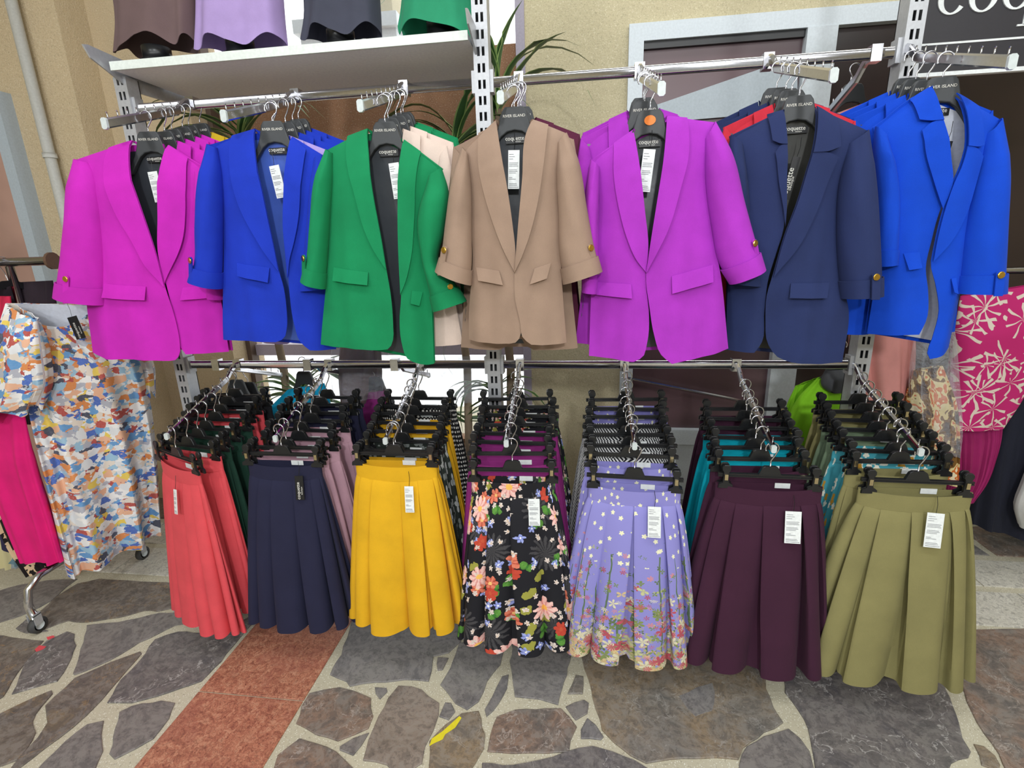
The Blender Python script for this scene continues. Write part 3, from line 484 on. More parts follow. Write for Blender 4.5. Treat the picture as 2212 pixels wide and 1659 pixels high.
def blazer(t, A, B, cl, ln, under='B', seed=0, cuffs=True, pockets=True, label=True, q=1.0, dk=1.0, yaw=0.0, vx=0.0):
    A, B = fill(A), fill(B); rr = np.random.RandomState(seed); N = lambda n: max(5, int(n * q))
    SA = rs(np.vstack([A['sh'], A['side']]), 40); SB = rs(np.vstack([B['sh'], B['side']]), 40); oa, ob = np.argsort(SA[:, 1]), np.argsort(SB[:, 1])
    def frame(x, z):
        xa = np.interp(z, SA[oa, 1], SA[oa, 0]); xb = np.interp(z, SB[ob, 1], SB[ob, 0]); return np.clip((x - (xa + xb) / 2) / np.maximum((xb - xa) / 2, .02), -1, 1)
    def drop(x, z):
        xs = [A['sh'][0], A['neck'][0], B['neck'][0], B['sh'][0]]; return np.clip((np.interp(x, xs, [A['sh'][1], A['neck'][1], B['neck'][1], B['sh'][1]]) - z) / .13, 0, 1) ** .6
    ph = rr.uniform(0, 6, 4)
    def yf(x, z):
        u = frame(x, z); wr = np.clip(-z / .5, 0, 1.2); return yaw * x - dk * (.014 + .046 * (1 - np.abs(u) ** 2.4)) * drop(x, z) - .0035 * wr * np.sin(x * 46 + ph[0] + z * 3) - .002 * wr * np.sin(x * 95 + ph[1] - z * 5)
    def yb(x, z): return yaw * x + dk * (.010 + .018 * (1 - np.abs(frame(x, z)) ** 2.4)) * drop(x, z)
    def surf(name, P2, fy, mat, thick=.0022):
        P = np.stack([P2[..., 0], fy(P2[..., 0], P2[..., 1]), P2[..., 1]], -1); return grid(name, P, mat, t, np.stack([P2[..., 0], P2[..., 1]], -1), thick)
    for nm, Hf, s in (('A', A, -1), ('B', B, 1)):
        off = .007 if nm == under else 0.0; nv, nu = N(36), N(16)
        inner = rs(np.vstack([rs(Hf['fold'], 12)[:-1], Hf['front']]), nv); outer = rs(np.vstack([Hf['sh'], Hf['side']]), nv)
        P2 = coons(rs([Hf['neck'], (np.array(Hf['neck']) * .5 + np.array(Hf['sh']) * .5) + (0, .006), Hf['sh']], nu) if False else rs([Hf['fold'][0], Hf['sh']], nu), rs(Hf['hem'], nu), inner, outer)
        surf('front_panel', P2, lambda x, z: yf(x, z) + off, cl)
        if 'collar' in Hf:
            cf = Hf['collar']; fo = rs(Hf['fold'], 60); zn = Hf['notch'][1]; k = int(np.argmin(abs(fo[:, 1] - zn))); k = min(max(k, 4), 55)
            a = coons(rs([fo[0], cf[0]], 7), rs([fo[k], Hf['notch'], cf[-1]], 7), rs(fo[:k + 1], 14), rs(cf, 14)); surf('collar', a, lambda x, z: yf(x, z) + off - .014, cl, .003)
            a = coons(rs([fo[k], Hf['notch'] + np.array((0, -.004)), Hf['lap'][0]], 7), rs([fo[-1], Hf['lap'][-1]], 7), rs(fo[k:], 24), rs(Hf['lap'], 24)); surf('lapel', a, lambda x, z: yf(x, z) + off - .011, cl, .003)
        else:
            fo, lp = rs(Hf['fold'], N(30)), rs(Hf['lap'], N(30)); u = np.linspace(0, 1, 7)[None, :, None]; a = fo[:, None] * (1 - u) + lp[:, None] * u
            P = np.stack([a[..., 0], yf(a[..., 0], a[..., 1]) + off - .004 - .010 * np.linspace(0, 1, 7)[None] ** .8 * np.clip((1.02 - np.linspace(0, 1, len(fo))) * 5, .3, 1)[:, None], a[..., 1]], -1); grid('lapel', P, cl, t, None, .003)
        # sleeve: a tapering tube between its outer and inner outline
        so, si = rs(Hf['so'], N(26)), rs(Hf['si'], N(26)); ring = np.linspace(0, 2 * math.pi, N(22), endpoint=False); P = []
        def sl(k, sc=1.0, dy=0.0):
            c = (so[k] + si[k]) / 2; h = (so[k] - si[k]) / 2 * sc; w = np.linalg.norm(h); tt = k / (len(so) - 1); dep = (.018 + .032 * min(1, tt * 5)) * sc * min(1.15, .55 + w / .12); wob = .002 * np.sin(ring * 5 + tt * 9 + ph[2])
            return np.stack([c[0] + h[0] * np.cos(ring), yaw * c[0] + dk * (-.012 - .008 * min(1, tt * 3) - (dep + wob) * np.sin(ring)) + dy, c[1] + h[1] * np.cos(ring)], -1)
        P = np.array([sl(k) for k in range(len(so))]); o = grid('sleeve', P, cl, t, np.stack(np.broadcast_arrays(np.cos(ring)[None] * .08, P[..., 2]), -1), .002, True)
        if cuffs:
            ks = range(int(len(so) * .86), len(so)); P = np.array([sl(k, 1.085) for k in ks]); cu = grid('cuff', P, cl, t, None, .003, True)
            bt = Hf.get('bt')
            if bt is not None and len(bt):
                k = int(np.argmin(abs((so[:, 1] + si[:, 1]) / 2 - bt[1]))); kk = len(so) - 1; c = (so[k] + si[k]) / 2; hx = abs(so[k][0] - si[k][0]) / 2 + 1e-6; fx = float(np.clip((bt[0] - vx * .036 - c[0]) / hx, -.86, .86)); ce = (so[kk] + si[kk]) / 2; he = (so[kk] - si[kk]) / 2; pe = ce + he * abs(fx) * np.sign(fx * he[0]); bx_ = c[0] + fx * hx
                yy = yaw * bx_ - .022 - .05 * math.sqrt(1 - fx * fx) * 1.08 - .008; yw = .0115 * (1 if abs(fx) < .7 else .85); dx_ = pe[0] - bx_; dz_ = pe[1] - bt[1] - .003; tb = MB().prism([(dx_ - yw, dz_), (dx_ + yw, dz_), (yw, .006), (yw * .5, .012), (-yw * .5, .012), (-yw, .006)], -.002, .002, .0006).build('cuff_tab', cl, t, False, (bx_, yy, bt[1])); tb.rotation_euler[2] = fx * .75
                MB().prism([(.0098 * math.cos(a), .0098 * math.sin(a)) for a in np.linspace(0, 2 * math.pi, 14, endpoint=False)], -.006, -.0015, .0015).build('gold_button', gold, tb, False, (0, 0, .001))
        if pockets and 'pk' in Hf:
            p = Hf['pk']; a = coons(rs([p[0], p[1]], 8), rs([p[3], p[2]], 8), rs([p[0], p[3]], 4), rs([p[1], p[2]], 4)); P = np.stack([a[..., 0], yf(a[..., 0], a[..., 1]) + off - np.linspace(.004, .015, 4)[:, None], a[..., 1]], -1); grid('pocket_flap', P, cl, t, None, .0025)
    nu, nv = N(24), N(26); ca = rs(np.vstack([A['sh'], A['side']]), nv); cb = rs(np.vstack([B['sh'], B['side']]), nv)
    P2 = coons(rs([A['sh'], A['neck'] + np.array((0, -.012)), B['neck'] + np.array((0, -.012)), B['sh']], nu), rs([ca[-1] + (0, .012), cb[-1] + (0, .012)], nu), ca, cb); surf('back_panel', P2, yb, cl)
    c = P2.mean((0, 1)); P3 = P2.copy(); P3[..., 0] = c[0] + (P2[..., 0] - c[0]) * .95; P3[..., 1] += .012 * np.linspace(-1.6, 1, nv)[:, None]; surf('lining', P3, lambda x, z: yb(x, z) - .008 * dk * drop(x, z), ln, 0)
    n0, n1 = A['fold'][0], B['fold'][0]; w = np.linspace(0, 1, 12); rows = []
    for dz, dy in ((0, 0), (-.015, .001), (-.03, .0)): rows.append(np.stack([n0[0] + (n1[0] - n0[0]) * w, -.012 + .036 * np.sin(np.pi * w) ** .6 + dy, n0[1] + (n1[1] - n0[1]) * w + dz * np.sin(np.pi * w) ** .4 - .012 * np.sin(np.pi * w)], -1))
    grid('back_collar', np.array(rows), cl, t, None, .003)
    if label: neck_label(t, (n0[0] + n1[0]) / 2 + .003, .004, (n0[1] + n1[1]) / 2 - .052)
    return t
def J(off, s, Y, A, B, tagp, **k): return dict(off=off, s=s, Y=Y, A=A, B=B, tag=tagp, **k)
JS = [
 J((100, 250), .3314, 1.685,
   dict(neck=(510, 150), sh=(135, 275), fold=[(510, 150), (565, 330), (640, 540), (700, 720), (750, 880), (810, 1110)], lap=[(385, 205), (400, 340), (440, 480), (520, 660), (620, 830), (720, 1000), (810, 1112)], front=[(812, 1118), (860, 1260), (890, 1380), (905, 1480), (905, 1540), (880, 1580), (830, 1590)], hem=[(830, 1590), (560, 1580), (380, 1580), (265, 1550)], side=[(215, 480), (240, 800), (230, 1240), (265, 1550)], so=[(135, 275), (118, 420), (105, 650), (80, 900), (38, 1185)], si=[(230, 300), (310, 400), (345, 520), (372, 700), (382, 1000), (378, 1232)], pk=[(397, 1093), (690, 1110), (695, 1197), (397, 1183)], bt=(160, 1062)),
   dict(neck=(738, 178), sh=(985, 330), fold=[(738, 178), (745, 350), (755, 650), (762, 900), (805, 1090)], lap=[(885, 270), (910, 450), (920, 640), (910, 800), (870, 930), (807, 1085)], front=[(808, 1095), (840, 1220), (880, 1380), (905, 1510), (930, 1550)], hem=[(930, 1550), (1060, 1550), (1165, 1545)], side=[(1000, 560), (1050, 900), (1110, 1200), (1165, 1545)], so=[(985, 330), (1060, 500), (1130, 900), (1150, 1200)], si=[(940, 370), (960, 560), (1020, 900), (1050, 1190)], pk=[(900, 1120), (1050, 1105), (1050, 1190), (900, 1200)]),
   (705, 362, 75, 205, -.06, 0), under='B', cl='magenta', ln='lin_dark'),
 J((390, 230), .3314, 1.65,
   dict(neck=(440, 130), sh=(140, 235), fold=[(440, 130), (490, 300), (545, 500), (600, 760), (640, 960), (660, 1070)], lap=[(300, 180), (330, 380), (390, 600), (470, 770), (560, 920), (658, 1068)], front=[(662, 1075), (690, 1170), (708, 1300), (705, 1450), (685, 1510), (640, 1530)], hem=[(640, 1530), (450, 1525), (250, 1528)], side=[(215, 450), (240, 800), (245, 1100), (250, 1528)], so=[(140, 235), (105, 480), (88, 800), (85, 1000), (50, 1135)], si=[(200, 260), (240, 430), (250, 600), (246, 900), (240, 1190)], pk=[(378, 1020), (605, 1050), (605, 1145), (395, 1103)], bt=(78, 1005)),
   dict(neck=(693, 185), sh=(900, 310), fold=[(693, 185), (700, 500), (700, 800), (715, 950), (730, 1110)], lap=[(805, 275), (805, 500), (795, 720), (770, 880), (745, 1010), (733, 1112)], front=[(732, 1118), (740, 1220), (765, 1400), (810, 1540), (855, 1585)], hem=[(855, 1588), (920, 1592), (995, 1590)], side=[(915, 500), (940, 800), (980, 1200), (995, 1590)], so=[(900, 310), (960, 500), (980, 800), (950, 1190)], si=[(850, 330), (830, 600), (800, 900), (782, 1205)]),
   (625, 382, 72, 207, -.12, 0), under='A', cl='blue', ln='lin_blue'),
 J((630, 250), .3314, 1.63,
   dict(neck=(470, 70), sh=(200, 210), fold=[(470, 70), (510, 250), (560, 560), (610, 830), (637, 1000)], lap=[(345, 125), (365, 280), (430, 490), (510, 760), (580, 910), (636, 998)], front=[(638, 1005), (660, 1130), (678, 1350), (675, 1460), (650, 1510), (600, 1520)], hem=[(600, 1520), (400, 1510), (175, 1497)], side=[(235, 400), (230, 700), (205, 1100), (175, 1497)], so=[(200, 210), (145, 400), (112, 700), (90, 950), (60, 1080)], si=[(240, 235), (247, 400), (237, 600), (217, 900), (200, 1130)], pk=[(275, 988), (522, 1018), (525, 1100), (278, 1075)], bt=(76, 932)),
   dict(neck=(705, 140), sh=(965, 335), fold=[(705, 140), (703, 400), (700, 700), (710, 1000), (720, 1165)], lap=[(825, 225), (810, 450), (800, 700), (785, 920), (755, 1070), (721, 1160)], front=[(720, 1170), (712, 1340), (725, 1480), (760, 1580), (830, 1620)], hem=[(830, 1620), (870, 1635), (915, 1635)], side=[(880, 500), (870, 800), (895, 1200), (912, 1630)], so=[(965, 335), (1010, 480), (985, 750), (950, 980), (1050, 1085), (1125, 1215)], si=[(880, 390), (815, 700), (850, 960), (890, 1140), (925, 1280)], pk=[(785, 1140), (845, 1150), (832, 1240), (785, 1222)], bt=(1040, 1112)),
   (660, 306, 68, 218, -.08, 0), under='B', cl='green', ln='lin_dark'),
 J((920, 220), .3314, 1.605,
   dict(neck=(445, 100), sh=(225, 285), fold=[(445, 100), (475, 250), (530, 530), (570, 800), (590, 1000), (585, 1110)], lap=[(335, 225), (345, 420), (390, 620), (460, 830), (530, 1000), (583, 1108)], front=[(584, 1115), (600, 1250), (625, 1400), (625, 1500), (600, 1555), (550, 1570)], hem=[(550, 1570), (450, 1572), (350, 1565), (270, 1560)], side=[(275, 500), (285, 800), (295, 1000), (270, 1400), (270, 1560)], so=[(225, 285), (170, 480), (122, 800), (95, 1000), (65, 1108)], si=[(260, 330), (285, 550), (290, 900), (290, 1050), (280, 1195)], pk=[(325, 1080), (485, 1100), (512, 1190), (345, 1165)], bt=(132, 968)),
   dict(neck=(690, 100), sh=(915, 190), fold=[(690, 100), (655, 200), (635, 500), (610, 800), (595, 1000), (586, 1110)], lap=[(795, 140), (765, 450), (730, 680), (680, 880), (630, 1020), (588, 1108)], front=[(586, 1115), (590, 1280), (620, 1420), (640, 1530), (690, 1575)], hem=[(690, 1575), (800, 1582), (920, 1575)], side=[(865, 450), (868, 750), (880, 1100), (915, 1575)], so=[(915, 190), (985, 350), (1050, 700), (1100, 960), (1140, 1112)], si=[(860, 260), (850, 450), (862, 700), (872, 1000), (905, 1190)], pk=[(712, 1085), (815, 1050), (790, 1150), (685, 1185)], bt=(1092, 953)),
   (572, 312, 70, 223, .04, 0), under='A', cl='taupe', ln='lin_dark'),
 J((1240, 220), .3645, 1.63,
   dict(neck=(358, 150), sh=(100, 335), fold=[(358, 150), (390, 420), (415, 650), (435, 860), (422, 1010)], lap=[(240, 235), (235, 420), (265, 640), (310, 810), (360, 930), (420, 1008)], front=[(421, 1016), (425, 1100), (440, 1250), (430, 1420), (400, 1510), (350, 1535)], hem=[(350, 1535), (200, 1520), (90, 1515)], side=[(150, 520), (125, 800), (105, 1100), (90, 1515)], so=[(100, 335), (65, 600), (55, 900), (50, 1130)], si=[(150, 380), (145, 700), (140, 1000), (130, 1140)], pk=[(130, 1070), (335, 1078), (338, 1160), (130, 1145)]),
   dict(neck=(560, 70), sh=(850, 105), fold=[(560, 70), (530, 300), (490, 560), (450, 820), (423, 1010)], lap=[(680, 85), (675, 300), (620, 520), (550, 750), (480, 900), (425, 1010)], front=[(422, 1018), (440, 1200), (470, 1380), (510, 1490), (570, 1540)], hem=[(570, 1540), (750, 1510), (925, 1470)], side=[(800, 400), (830, 750), (880, 1050), (925, 1470)], so=[(850, 105), (945, 300), (1020, 600), (1080, 820), (1135, 1000)], si=[(790, 210), (785, 430), (825, 750), (870, 960), (940, 1080)], pk=[(568, 1030), (825, 965), (820, 1068), (568, 1130)], bt=(1090, 840)),
   (450, 278, 65, 220, .10, 0), under='A', cl='purple', ln='lin_dark', sticker='orange'),
 J((1540, 200), .3617, 1.66,
   dict(neck=(440, 90), sh=(120, 245), fold=[(440, 90), (430, 300), (420, 500), (418, 720), (412, 800)], collar=[(345, 115), (350, 290)], notch=(395, 312), lap=[(360, 365), (375, 550), (400, 700), (412, 795)], front=[(410, 810), (370, 950), (320, 1120), (300, 1300), (280, 1500), (240, 1550)], hem=[(240, 1550), (160, 1550), (95, 1545)], side=[(150, 450), (120, 900), (100, 1300), (95, 1545)], so=[(120, 245), (75, 500), (65, 800), (100, 1140)], si=[(190, 300), (220, 600), (240, 900), (290, 1160)]),
   dict(neck=(640, 70), sh=(960, 210), fold=[(640, 70), (600, 250), (530, 480), (470, 680), (415, 830), (340, 1100)], collar=[(750, 150), (752, 325)], notch=(670, 358), lap=[(738, 388), (680, 510), (590, 720), (480, 920), (342, 1098)], front=[(336, 1110), (310, 1200), (303, 1350), (320, 1500), (370, 1570), (450, 1600)], hem=[(450, 1600), (600, 1615), (785, 1615)], side=[(800, 450), (765, 700), (780, 1100), (825, 1300), (785, 1615)], so=[(960, 210), (985, 500), (1010, 850), (1020, 1100), (1018, 1215)], si=[(830, 300), (765, 570), (752, 800), (760, 1050), (780, 1230)], pk=[(440, 1135), (690, 1135), (660, 1225), (425, 1220)], bt=(948, 1097)),
   (508, 380, 40, 222, .16, 1), under='A', cl='navy', ln='lin_olive'),
 J((1812, 150), .3857, 1.69,
   dict(neck=(550, 80), sh=(230, 310), fold=[(550, 80), (560, 250), (590, 500), (600, 640), (548, 785)], collar=[(435, 150), (442, 285)], notch=(500, 295), lap=[(445, 348), (450, 450), (490, 620), (545, 775)], front=[(545, 792), (500, 960), (470, 1100), (480, 1250), (470, 1400), (430, 1480)], hem=[(430, 1490), (330, 1490), (190, 1490)], side=[(240, 500), (245, 800), (240, 1100), (190, 1490)], so=[(230, 310), (215, 600), (220, 900), (215, 1105)], si=[(300, 380), (345, 700), (340, 1000), (330, 1095)], pk=[(348, 1030), (425, 1022), (432, 1110), (360, 1122)]),
   dict(neck=(690, 120), sh=(955, 260), fold=[(690, 120), (700, 250), (680, 400), (640, 550), (600, 640), (550, 790), (515, 930), (488, 1075)], collar=[(800, 200), (795, 430)], notch=(740, 442), lap=[(790, 490), (748, 640), (700, 780), (610, 930), (492, 1070)], front=[(487, 1085), (510, 1200), (535, 1350), (500, 1500), (475, 1590), (490, 1615)], hem=[(490, 1615), (560, 1600), (640, 1565)], side=[(880, 450), (780, 800), (720, 1200), (640, 1565)], so=[(955, 260), (975, 600), (960, 900), (945, 1255)], si=[(850, 360), (760, 650), (710, 900), (670, 1255)], pk=[(600, 1170), (630, 1165), (632, 1255), (605, 1245)], bt=(878, 1147)),
   (625, 395, 50, 195, .14, 1), under='A', cl='royal', ln='lin_white'),
]
LAB_J = ['front hot pink shawl-collar blazer with charcoal lining and white price tag', 'front cobalt blue shawl-collar blazer hanging open on blue lining', 'front emerald green blazer with its cuffed sleeve kicked out to the right', 'front taupe shawl-collar blazer with both gold-buttoned cuffs showing', 'front violet purple blazer on a hanger with an orange sticker', 'front navy notched-lapel blazer with a hanging black tag', 'front royal blue notched-lapel blazer with white lining']
LN = dict(lin_dark=lin_dark, lin_blue=lin_blue, lin_olive=lin_olive, lin_white=lin_white)
FRONT = []
for i, j in enumerate(JS):
    ox, oy = j['off']; s = j['s']; Y = j['Y']; YA = (.16, .12, .08, 0, -.06, -.10, -.16)[i]; P0 = lambda p, y: at(ox + p[0] * s, oy + p[1] * s, y=y)
    xo = (P0(j['A']['neck'], Y - .035) + P0(j['B']['neck'], Y - .035))[0] / 2
    def P(p):
        y = Y - .035
        for _ in range(4): y = Y - .035 + YA * (P0(p, y)[0] - xo)
        return P0(p, y)
    o = (P(j['A']['neck']) + P(j['B']['neck'])) / 2; o[1] = Y; cv = lambda p: tuple((P(p) - o)[[0, 2]])
    def conv(D): return {k: ([cv(p) for p in v] if isinstance(v, list) else cv(v)) for k, v in D.items()}
    A, B = conv(j['A']), conv(j['B']); t = thing('blazer', LAB_J[i], 'blazer', o, 0, 'front blazers of the upper arms')
    blazer(t, A, B, CL[j['cl']], LN[j['ln']], j['under'], seed=i, yaw=YA, vx=float(o[0] / o[1])); tx, ty, tw, th, tl, bl = j['tag']; tp = cv((tx, ty)); tag_card(t, (tp[0] - (.012 if i < 2 else 0), -.028, tp[1]), tw * s * .00142, th * s * .00142, tl, bool(bl))
    FRONT.append((o, t)); hz = armz(Y, 1) - o[2]
    suit_hanger((o[0], o[1], o[2]), 'black suit hanger holding the ' + LAB_J[i].split(' with')[0].split(' hanging')[0].split(' on a')[0], math.atan(YA), max(.06, hz), orange_st if j.get('sticker') else None)
GA = dict(neck=(-.05, 0), sh=(-.185, -.055), fold=[(-.05, 0), (-.03, -.15), (-.012, -.3), (0, -.40)], lap=[(-.105, -.022), (-.10, -.12), (-.07, -.25), (0, -.40)], front=[(0, -.41), (0, -.5), (-.005, -.62), (-.03, -.68), (-.06, -.695)], hem=[(-.06, -.695), (-.13, -.695), (-.2, -.69)], side=[(-.165, -.15), (-.17, -.35), (-.18, -.5), (-.2, -.69)], so=[(-.185, -.055), (-.21, -.2), (-.235, -.35), (-.25, -.46)], si=[(-.16, -.085), (-.145, -.15), (-.152, -.3), (-.16, -.47)])
def mir(D): return {k: ([(-x, z) for x, z in v] if isinstance(v, list) else (-v[0], v[1])) for k, v in D.items()}
PROTO = None
BACKS = [['magenta', 'magenta', 'magenta', 'magenta', 'mustard'], ['lilac', 'blue', 'blue', 'blue'], ['cream', 'cream', 'green', 'green'], ['taupe', 'burgundy', 'burgundy'], ['purple', 'purple', 'purple'], ['red', 'navy', 'navy'], ['royal', 'royal', 'royal']]
WORD = dict(magenta='hot pink', mustard='mustard', lilac='pale lilac', blue='cobalt blue', green='emerald green', cream='blush cream', taupe='taupe', burgundy='burgundy', purple='violet purple', red='scarlet', navy='navy', royal='royal blue'); ORD = ['second', 'third', 'fourth', 'fifth', 'sixth', 'seventh', 'eighth', 'ninth', 'tenth']
for i, row in enumerate(BACKS):
    (o, ft) = FRONT[i]
    for k, c in enumerate(row):
        y = JS[i]['Y'] + .022 + .048 * (k + 1); z = armz(y, 1) - .088; x = UXS[i] + (o[0] - UXS[i]) * .6 + random.uniform(-.012, .012); lb = f'{WORD[c]} blazer hanging {ORD[k]} from the front on the {WHO_U[i]} blazer arm'
        rz = random.uniform(-.06, .06); t = thing('blazer', lb, 'blazer', (x, y, z), rz, 'blazers behind the front ones'); dk = lin_dark
        if PROTO is None: PROTO = blazer(t, GA, mir(GA), CL[c], lin_dark, 'A', 31, False, False, False, .6, .42)
        else:
            for ch in PROTO.children: dup(ch, t, None if ch.name.startswith('lining') else CL[c])
        suit_hanger((x, y, z), f'black suit hanger {ORD[k]} from the front on the {WHO_U[i]} blazer arm', rz, .088, blue_st if (i == 4 and k == 1) else None)
# ------------------------------------------------------------------ skirts
def skirt(t, W0, W1, L, npl, mat, seed, df=.075, db=.03, band=None, amp=.024, shift=0.0, nt=168, nz=34, label=True):
    r = np.random.RandomState(seed); th = np.linspace(0, 2 * math.pi, nt, endpoint=False); c, s = np.cos(th), np.sin(th); x0 = np.sign(c) * np.abs(c) ** .8; y0 = -np.sign(s) * np.abs(s) ** .9; front = s > 0
    q = npl * th / (2 * math.pi); k = np.floor(q).astype(int) % npl; fr = q - np.floor(q); ka = r.uniform(.6, 1.35, npl)[k]; kz = r.uniform(-1, 1, npl)[k]; sd = np.where(r.uniform(0, 1, npl) < .25, -1, 1)[k]
    f_ = np.where(sd > 0, fr, 1 - fr); sk = np.where(f_ < .8, f_ / .8, np.where(f_ < .9, 1 - (f_ - .8) * 2.2, .78 + (f_ - .9) * 2.2)); hk = np.where(f_ < .8, .35 + .65 * np.sin(np.pi / 2 * np.clip(f_ / .8, 0, 1)) ** .8, np.where(f_ < .9, 1 - (f_ - .8) * 10, (f_ - .9) * 3.5)); sk = np.where(sd > 0, sk, 1 - sk)
    dip = lambda w: np.where(front, -.013 * (1 - x0 ** 2), -.002 * (1 - x0 ** 2)); P = []; edge = r.uniform(-.12, .12, npl + 1); edge[-1] = edge[0]
    for t_ in np.linspace(0, 1, nz):
        z = -.048 - (L - .048) * t_; w = W0 + (W1 - W0) * t_ ** .8; g_ = t_ ** 1.4 * .65; s_ = sk * (1 - g_) + fr * g_; qq = np.floor(q) + s_; qq = qq + (edge[k] * (1 - s_) + edge[(k + 1)] * s_); ta = 2 * math.pi * qq / npl
        cc_, ss_ = np.cos(ta), np.sin(ta); xx = np.sign(cc_) * np.abs(cc_) ** .8; yy = -np.sign(ss_) * np.abs(ss_) ** .9; nx, ny = cc_ * .45, -ss_; nn = np.sqrt(nx ** 2 + ny ** 2) + 1e-9; nx, ny = nx / nn, ny / nn
        d = np.where(front, .016 + (df - .016) * t_ ** .75, .014 + (db - .014) * t_ ** .75); g2 = t_ ** 1.5 * .7
        bmp = hk * (1 - g2) + (1 - np.abs(2 * fr - 1) ** 3) * g2; a = (.010 * min(1, t_ * 12 + .2) + amp * t_ ** 1.1) * ka * np.where(front, 1, .6); dsp = a * (bmp - .75)
        P.append(np.stack([xx * w + nx * dsp + shift * t_ ** 1.3, yy * d + ny * dsp, z + dip(0) * (1 - t_) + t_ ** 2 * (.008 * kz - .006 * bmp)], -1))
    P = np.array(P); U = np.broadcast_to(th / (2 * math.pi) * 1.3, P.shape[:2]); grid('skirt_panel', P, mat, t, np.stack([U, P[..., 2]], -1), .0018, True)
    R = []
    for z in (0, -.006, -.025, -.046, -.052): R.append(np.stack([x0 * (W0 + .001), y0 * np.where(front, .0185, .016), z + dip(0)], -1))
    R = np.array(R); grid('waistband', R, band or mat, t, np.stack([np.broadcast_to(th / (2 * math.pi) * 1.3, R.shape[:2]), R[..., 2]], -1), .002, True)
    if label: MB().box((W0 * .15, .0105, -.016), (W0 * .15 + .045, .0125, .001)).build('size_label', white_card, t)
    return t
SK = [((383, 1003), .132, .20, .645, 14, 'coral', -.42, 'coral pleated skirt at the front left, turned sideways'), ((610, 1000), .137, .212, .612, 14, 'ink', 0, 'front midnight blue pleated skirt with a black tag'), ((852, 1000), .143, .214, .61, 12, 'yellow', 0, 'front mustard yellow pleated skirt with a white price tag'), ((1107, 1035), .140, .21, .605, 12, P_floral, .03, 'front black skirt printed with pink lotus flowers'), ((1370, 1052), .145, .24, .61, 12, P_meadow, -.07, 'front lilac skirt with a meadow of flowers along its hem'), ((1662, 1050), .156, .245, .63, 12, 'plum', -.03, 'front dark plum pleated skirt'), ((1980, 1062), .154, .262, .63, 12, 'olive', -.03, 'front olive green pleated skirt at the right end')]
TAGS = [(388, 1058, 14, 58, -.12, 0), (640, 1032, 20, 55, -.05, 1), (882, 1052, 20, 58, -.03, 0), (1152, 1080, 24, 58, -.02, 0), (1416, 1095, 26, 65, -.02, 0), (1716, 1106, 30, 65, 0, 0), (2025, 1110, 30, 68, .06, 0)]
ROWS = [['coral', 'bottle', 'bottle', 'bottle', 'coral', 'coral', 'black'], ['rose', 'rose', 'rose', 'rose', 'ink', 'ink', 'ink'], ['yellow', P_leaf, P_leaf, 'yellow', 'yellow', P_dots, P_dots], ['plumred', 'plumred', 'plumred', 'plumred', P_floral, P_floral, P_floral], [P_meadow, P_zig, P_zig, P_zig, P_zig, P_meadow, P_meadow], ['plum', 'turq', 'turq', 'turq', 'plum', 'plum'], ['olive', P_teal, P_teal, 'sage', 'sage', 'olive', 'olive']]
SWORD = {'coral': 'coral', 'bottle': 'bottle green', 'black': 'black', 'rose': 'dusty pink', 'ink': 'midnight blue', 'yellow': 'mustard yellow', P_leaf: 'dark leaf-print', P_dots: 'black polka-dot', 'plumred': 'magenta plum', P_floral: 'black lotus-print', P_meadow: 'lilac blossom-print', P_zig: 'zigzag-print', 'plum': 'dark plum', 'turq': 'turquoise', 'olive': 'olive green', P_teal: 'teal blossom-print', 'sage': 'sage green'}
YF = 1.535; SP = {}
for i, (px, W0, W1, L, npl, c, rz, lb) in enumerate(SK):
    m = CL[c] if isinstance(c, str) else c; o = at(*px, y=YF - .01); o[1] = YF; t = thing('pleated_skirt', lb, 'skirt', o, rz, 'front skirts of the lower arms'); skirt(t, W0, W1, L, npl, m, 50 + i, .11 if i else .08, .035, amp=.058, nt=432, nz=44, shift=(0, 0, .0, 0, -.01, -.01, -.02)[i])
    tg = TAGS[i]; p = at(tg[0], tg[1], y=YF - .045); rel = Matrix.Rotation(-rz, 3, 'Z') @ Vector((p[0] - o[0], 0, 0)); tag_card(t, (rel.x, -.040 if i != 1 else -.03, p[2] - o[2]), tg[2] * .00155, tg[3] * .00155, tg[4], bool(tg[5]), 0, -.2)
    clip_hanger((o[0], o[1], o[2] + .03), 'black clip hanger holding the ' + lb.split(' with')[0].split(',')[0], rz)
    for k, c2 in enumerate(ROWS[i]):
        y = YF + .05 * (k + 1); z = armz(y, 0) - .118 - random.uniform(0, .006); r2 = random.uniform(-.07, .07) + (rz * (.5 - .1 * k) if k < 4 else 0); x = LXS[i] + random.uniform(-.012, .012) + (.01 if i == 0 else 0); m2 = CL[c2] if isinstance(c2, str) else c2; v = (i + k) % 3
        wd = f'{SWORD[c2]} skirt hanging {ORD[k]} from the front of the {WHO_L[i]} row'; t = thing('pleated_skirt', wd, 'skirt', (x, y, z), r2, 'skirts behind the front ones')
        if v not in SP: SP[v] = skirt(t, .148, .205 + .012 * v, .64, 14, m2, 90 + v, .045, .03, amp=.016, nt=210, nz=26)
        else:
            for ch in SP[v].children: dup(ch, t, None if ch.name.startswith('size_label') else m2)
        clip_hanger((x, y, z + .03), f'black clip hanger {ORD[k]} from the front of the {WHO_L[i]} skirt row', r2)
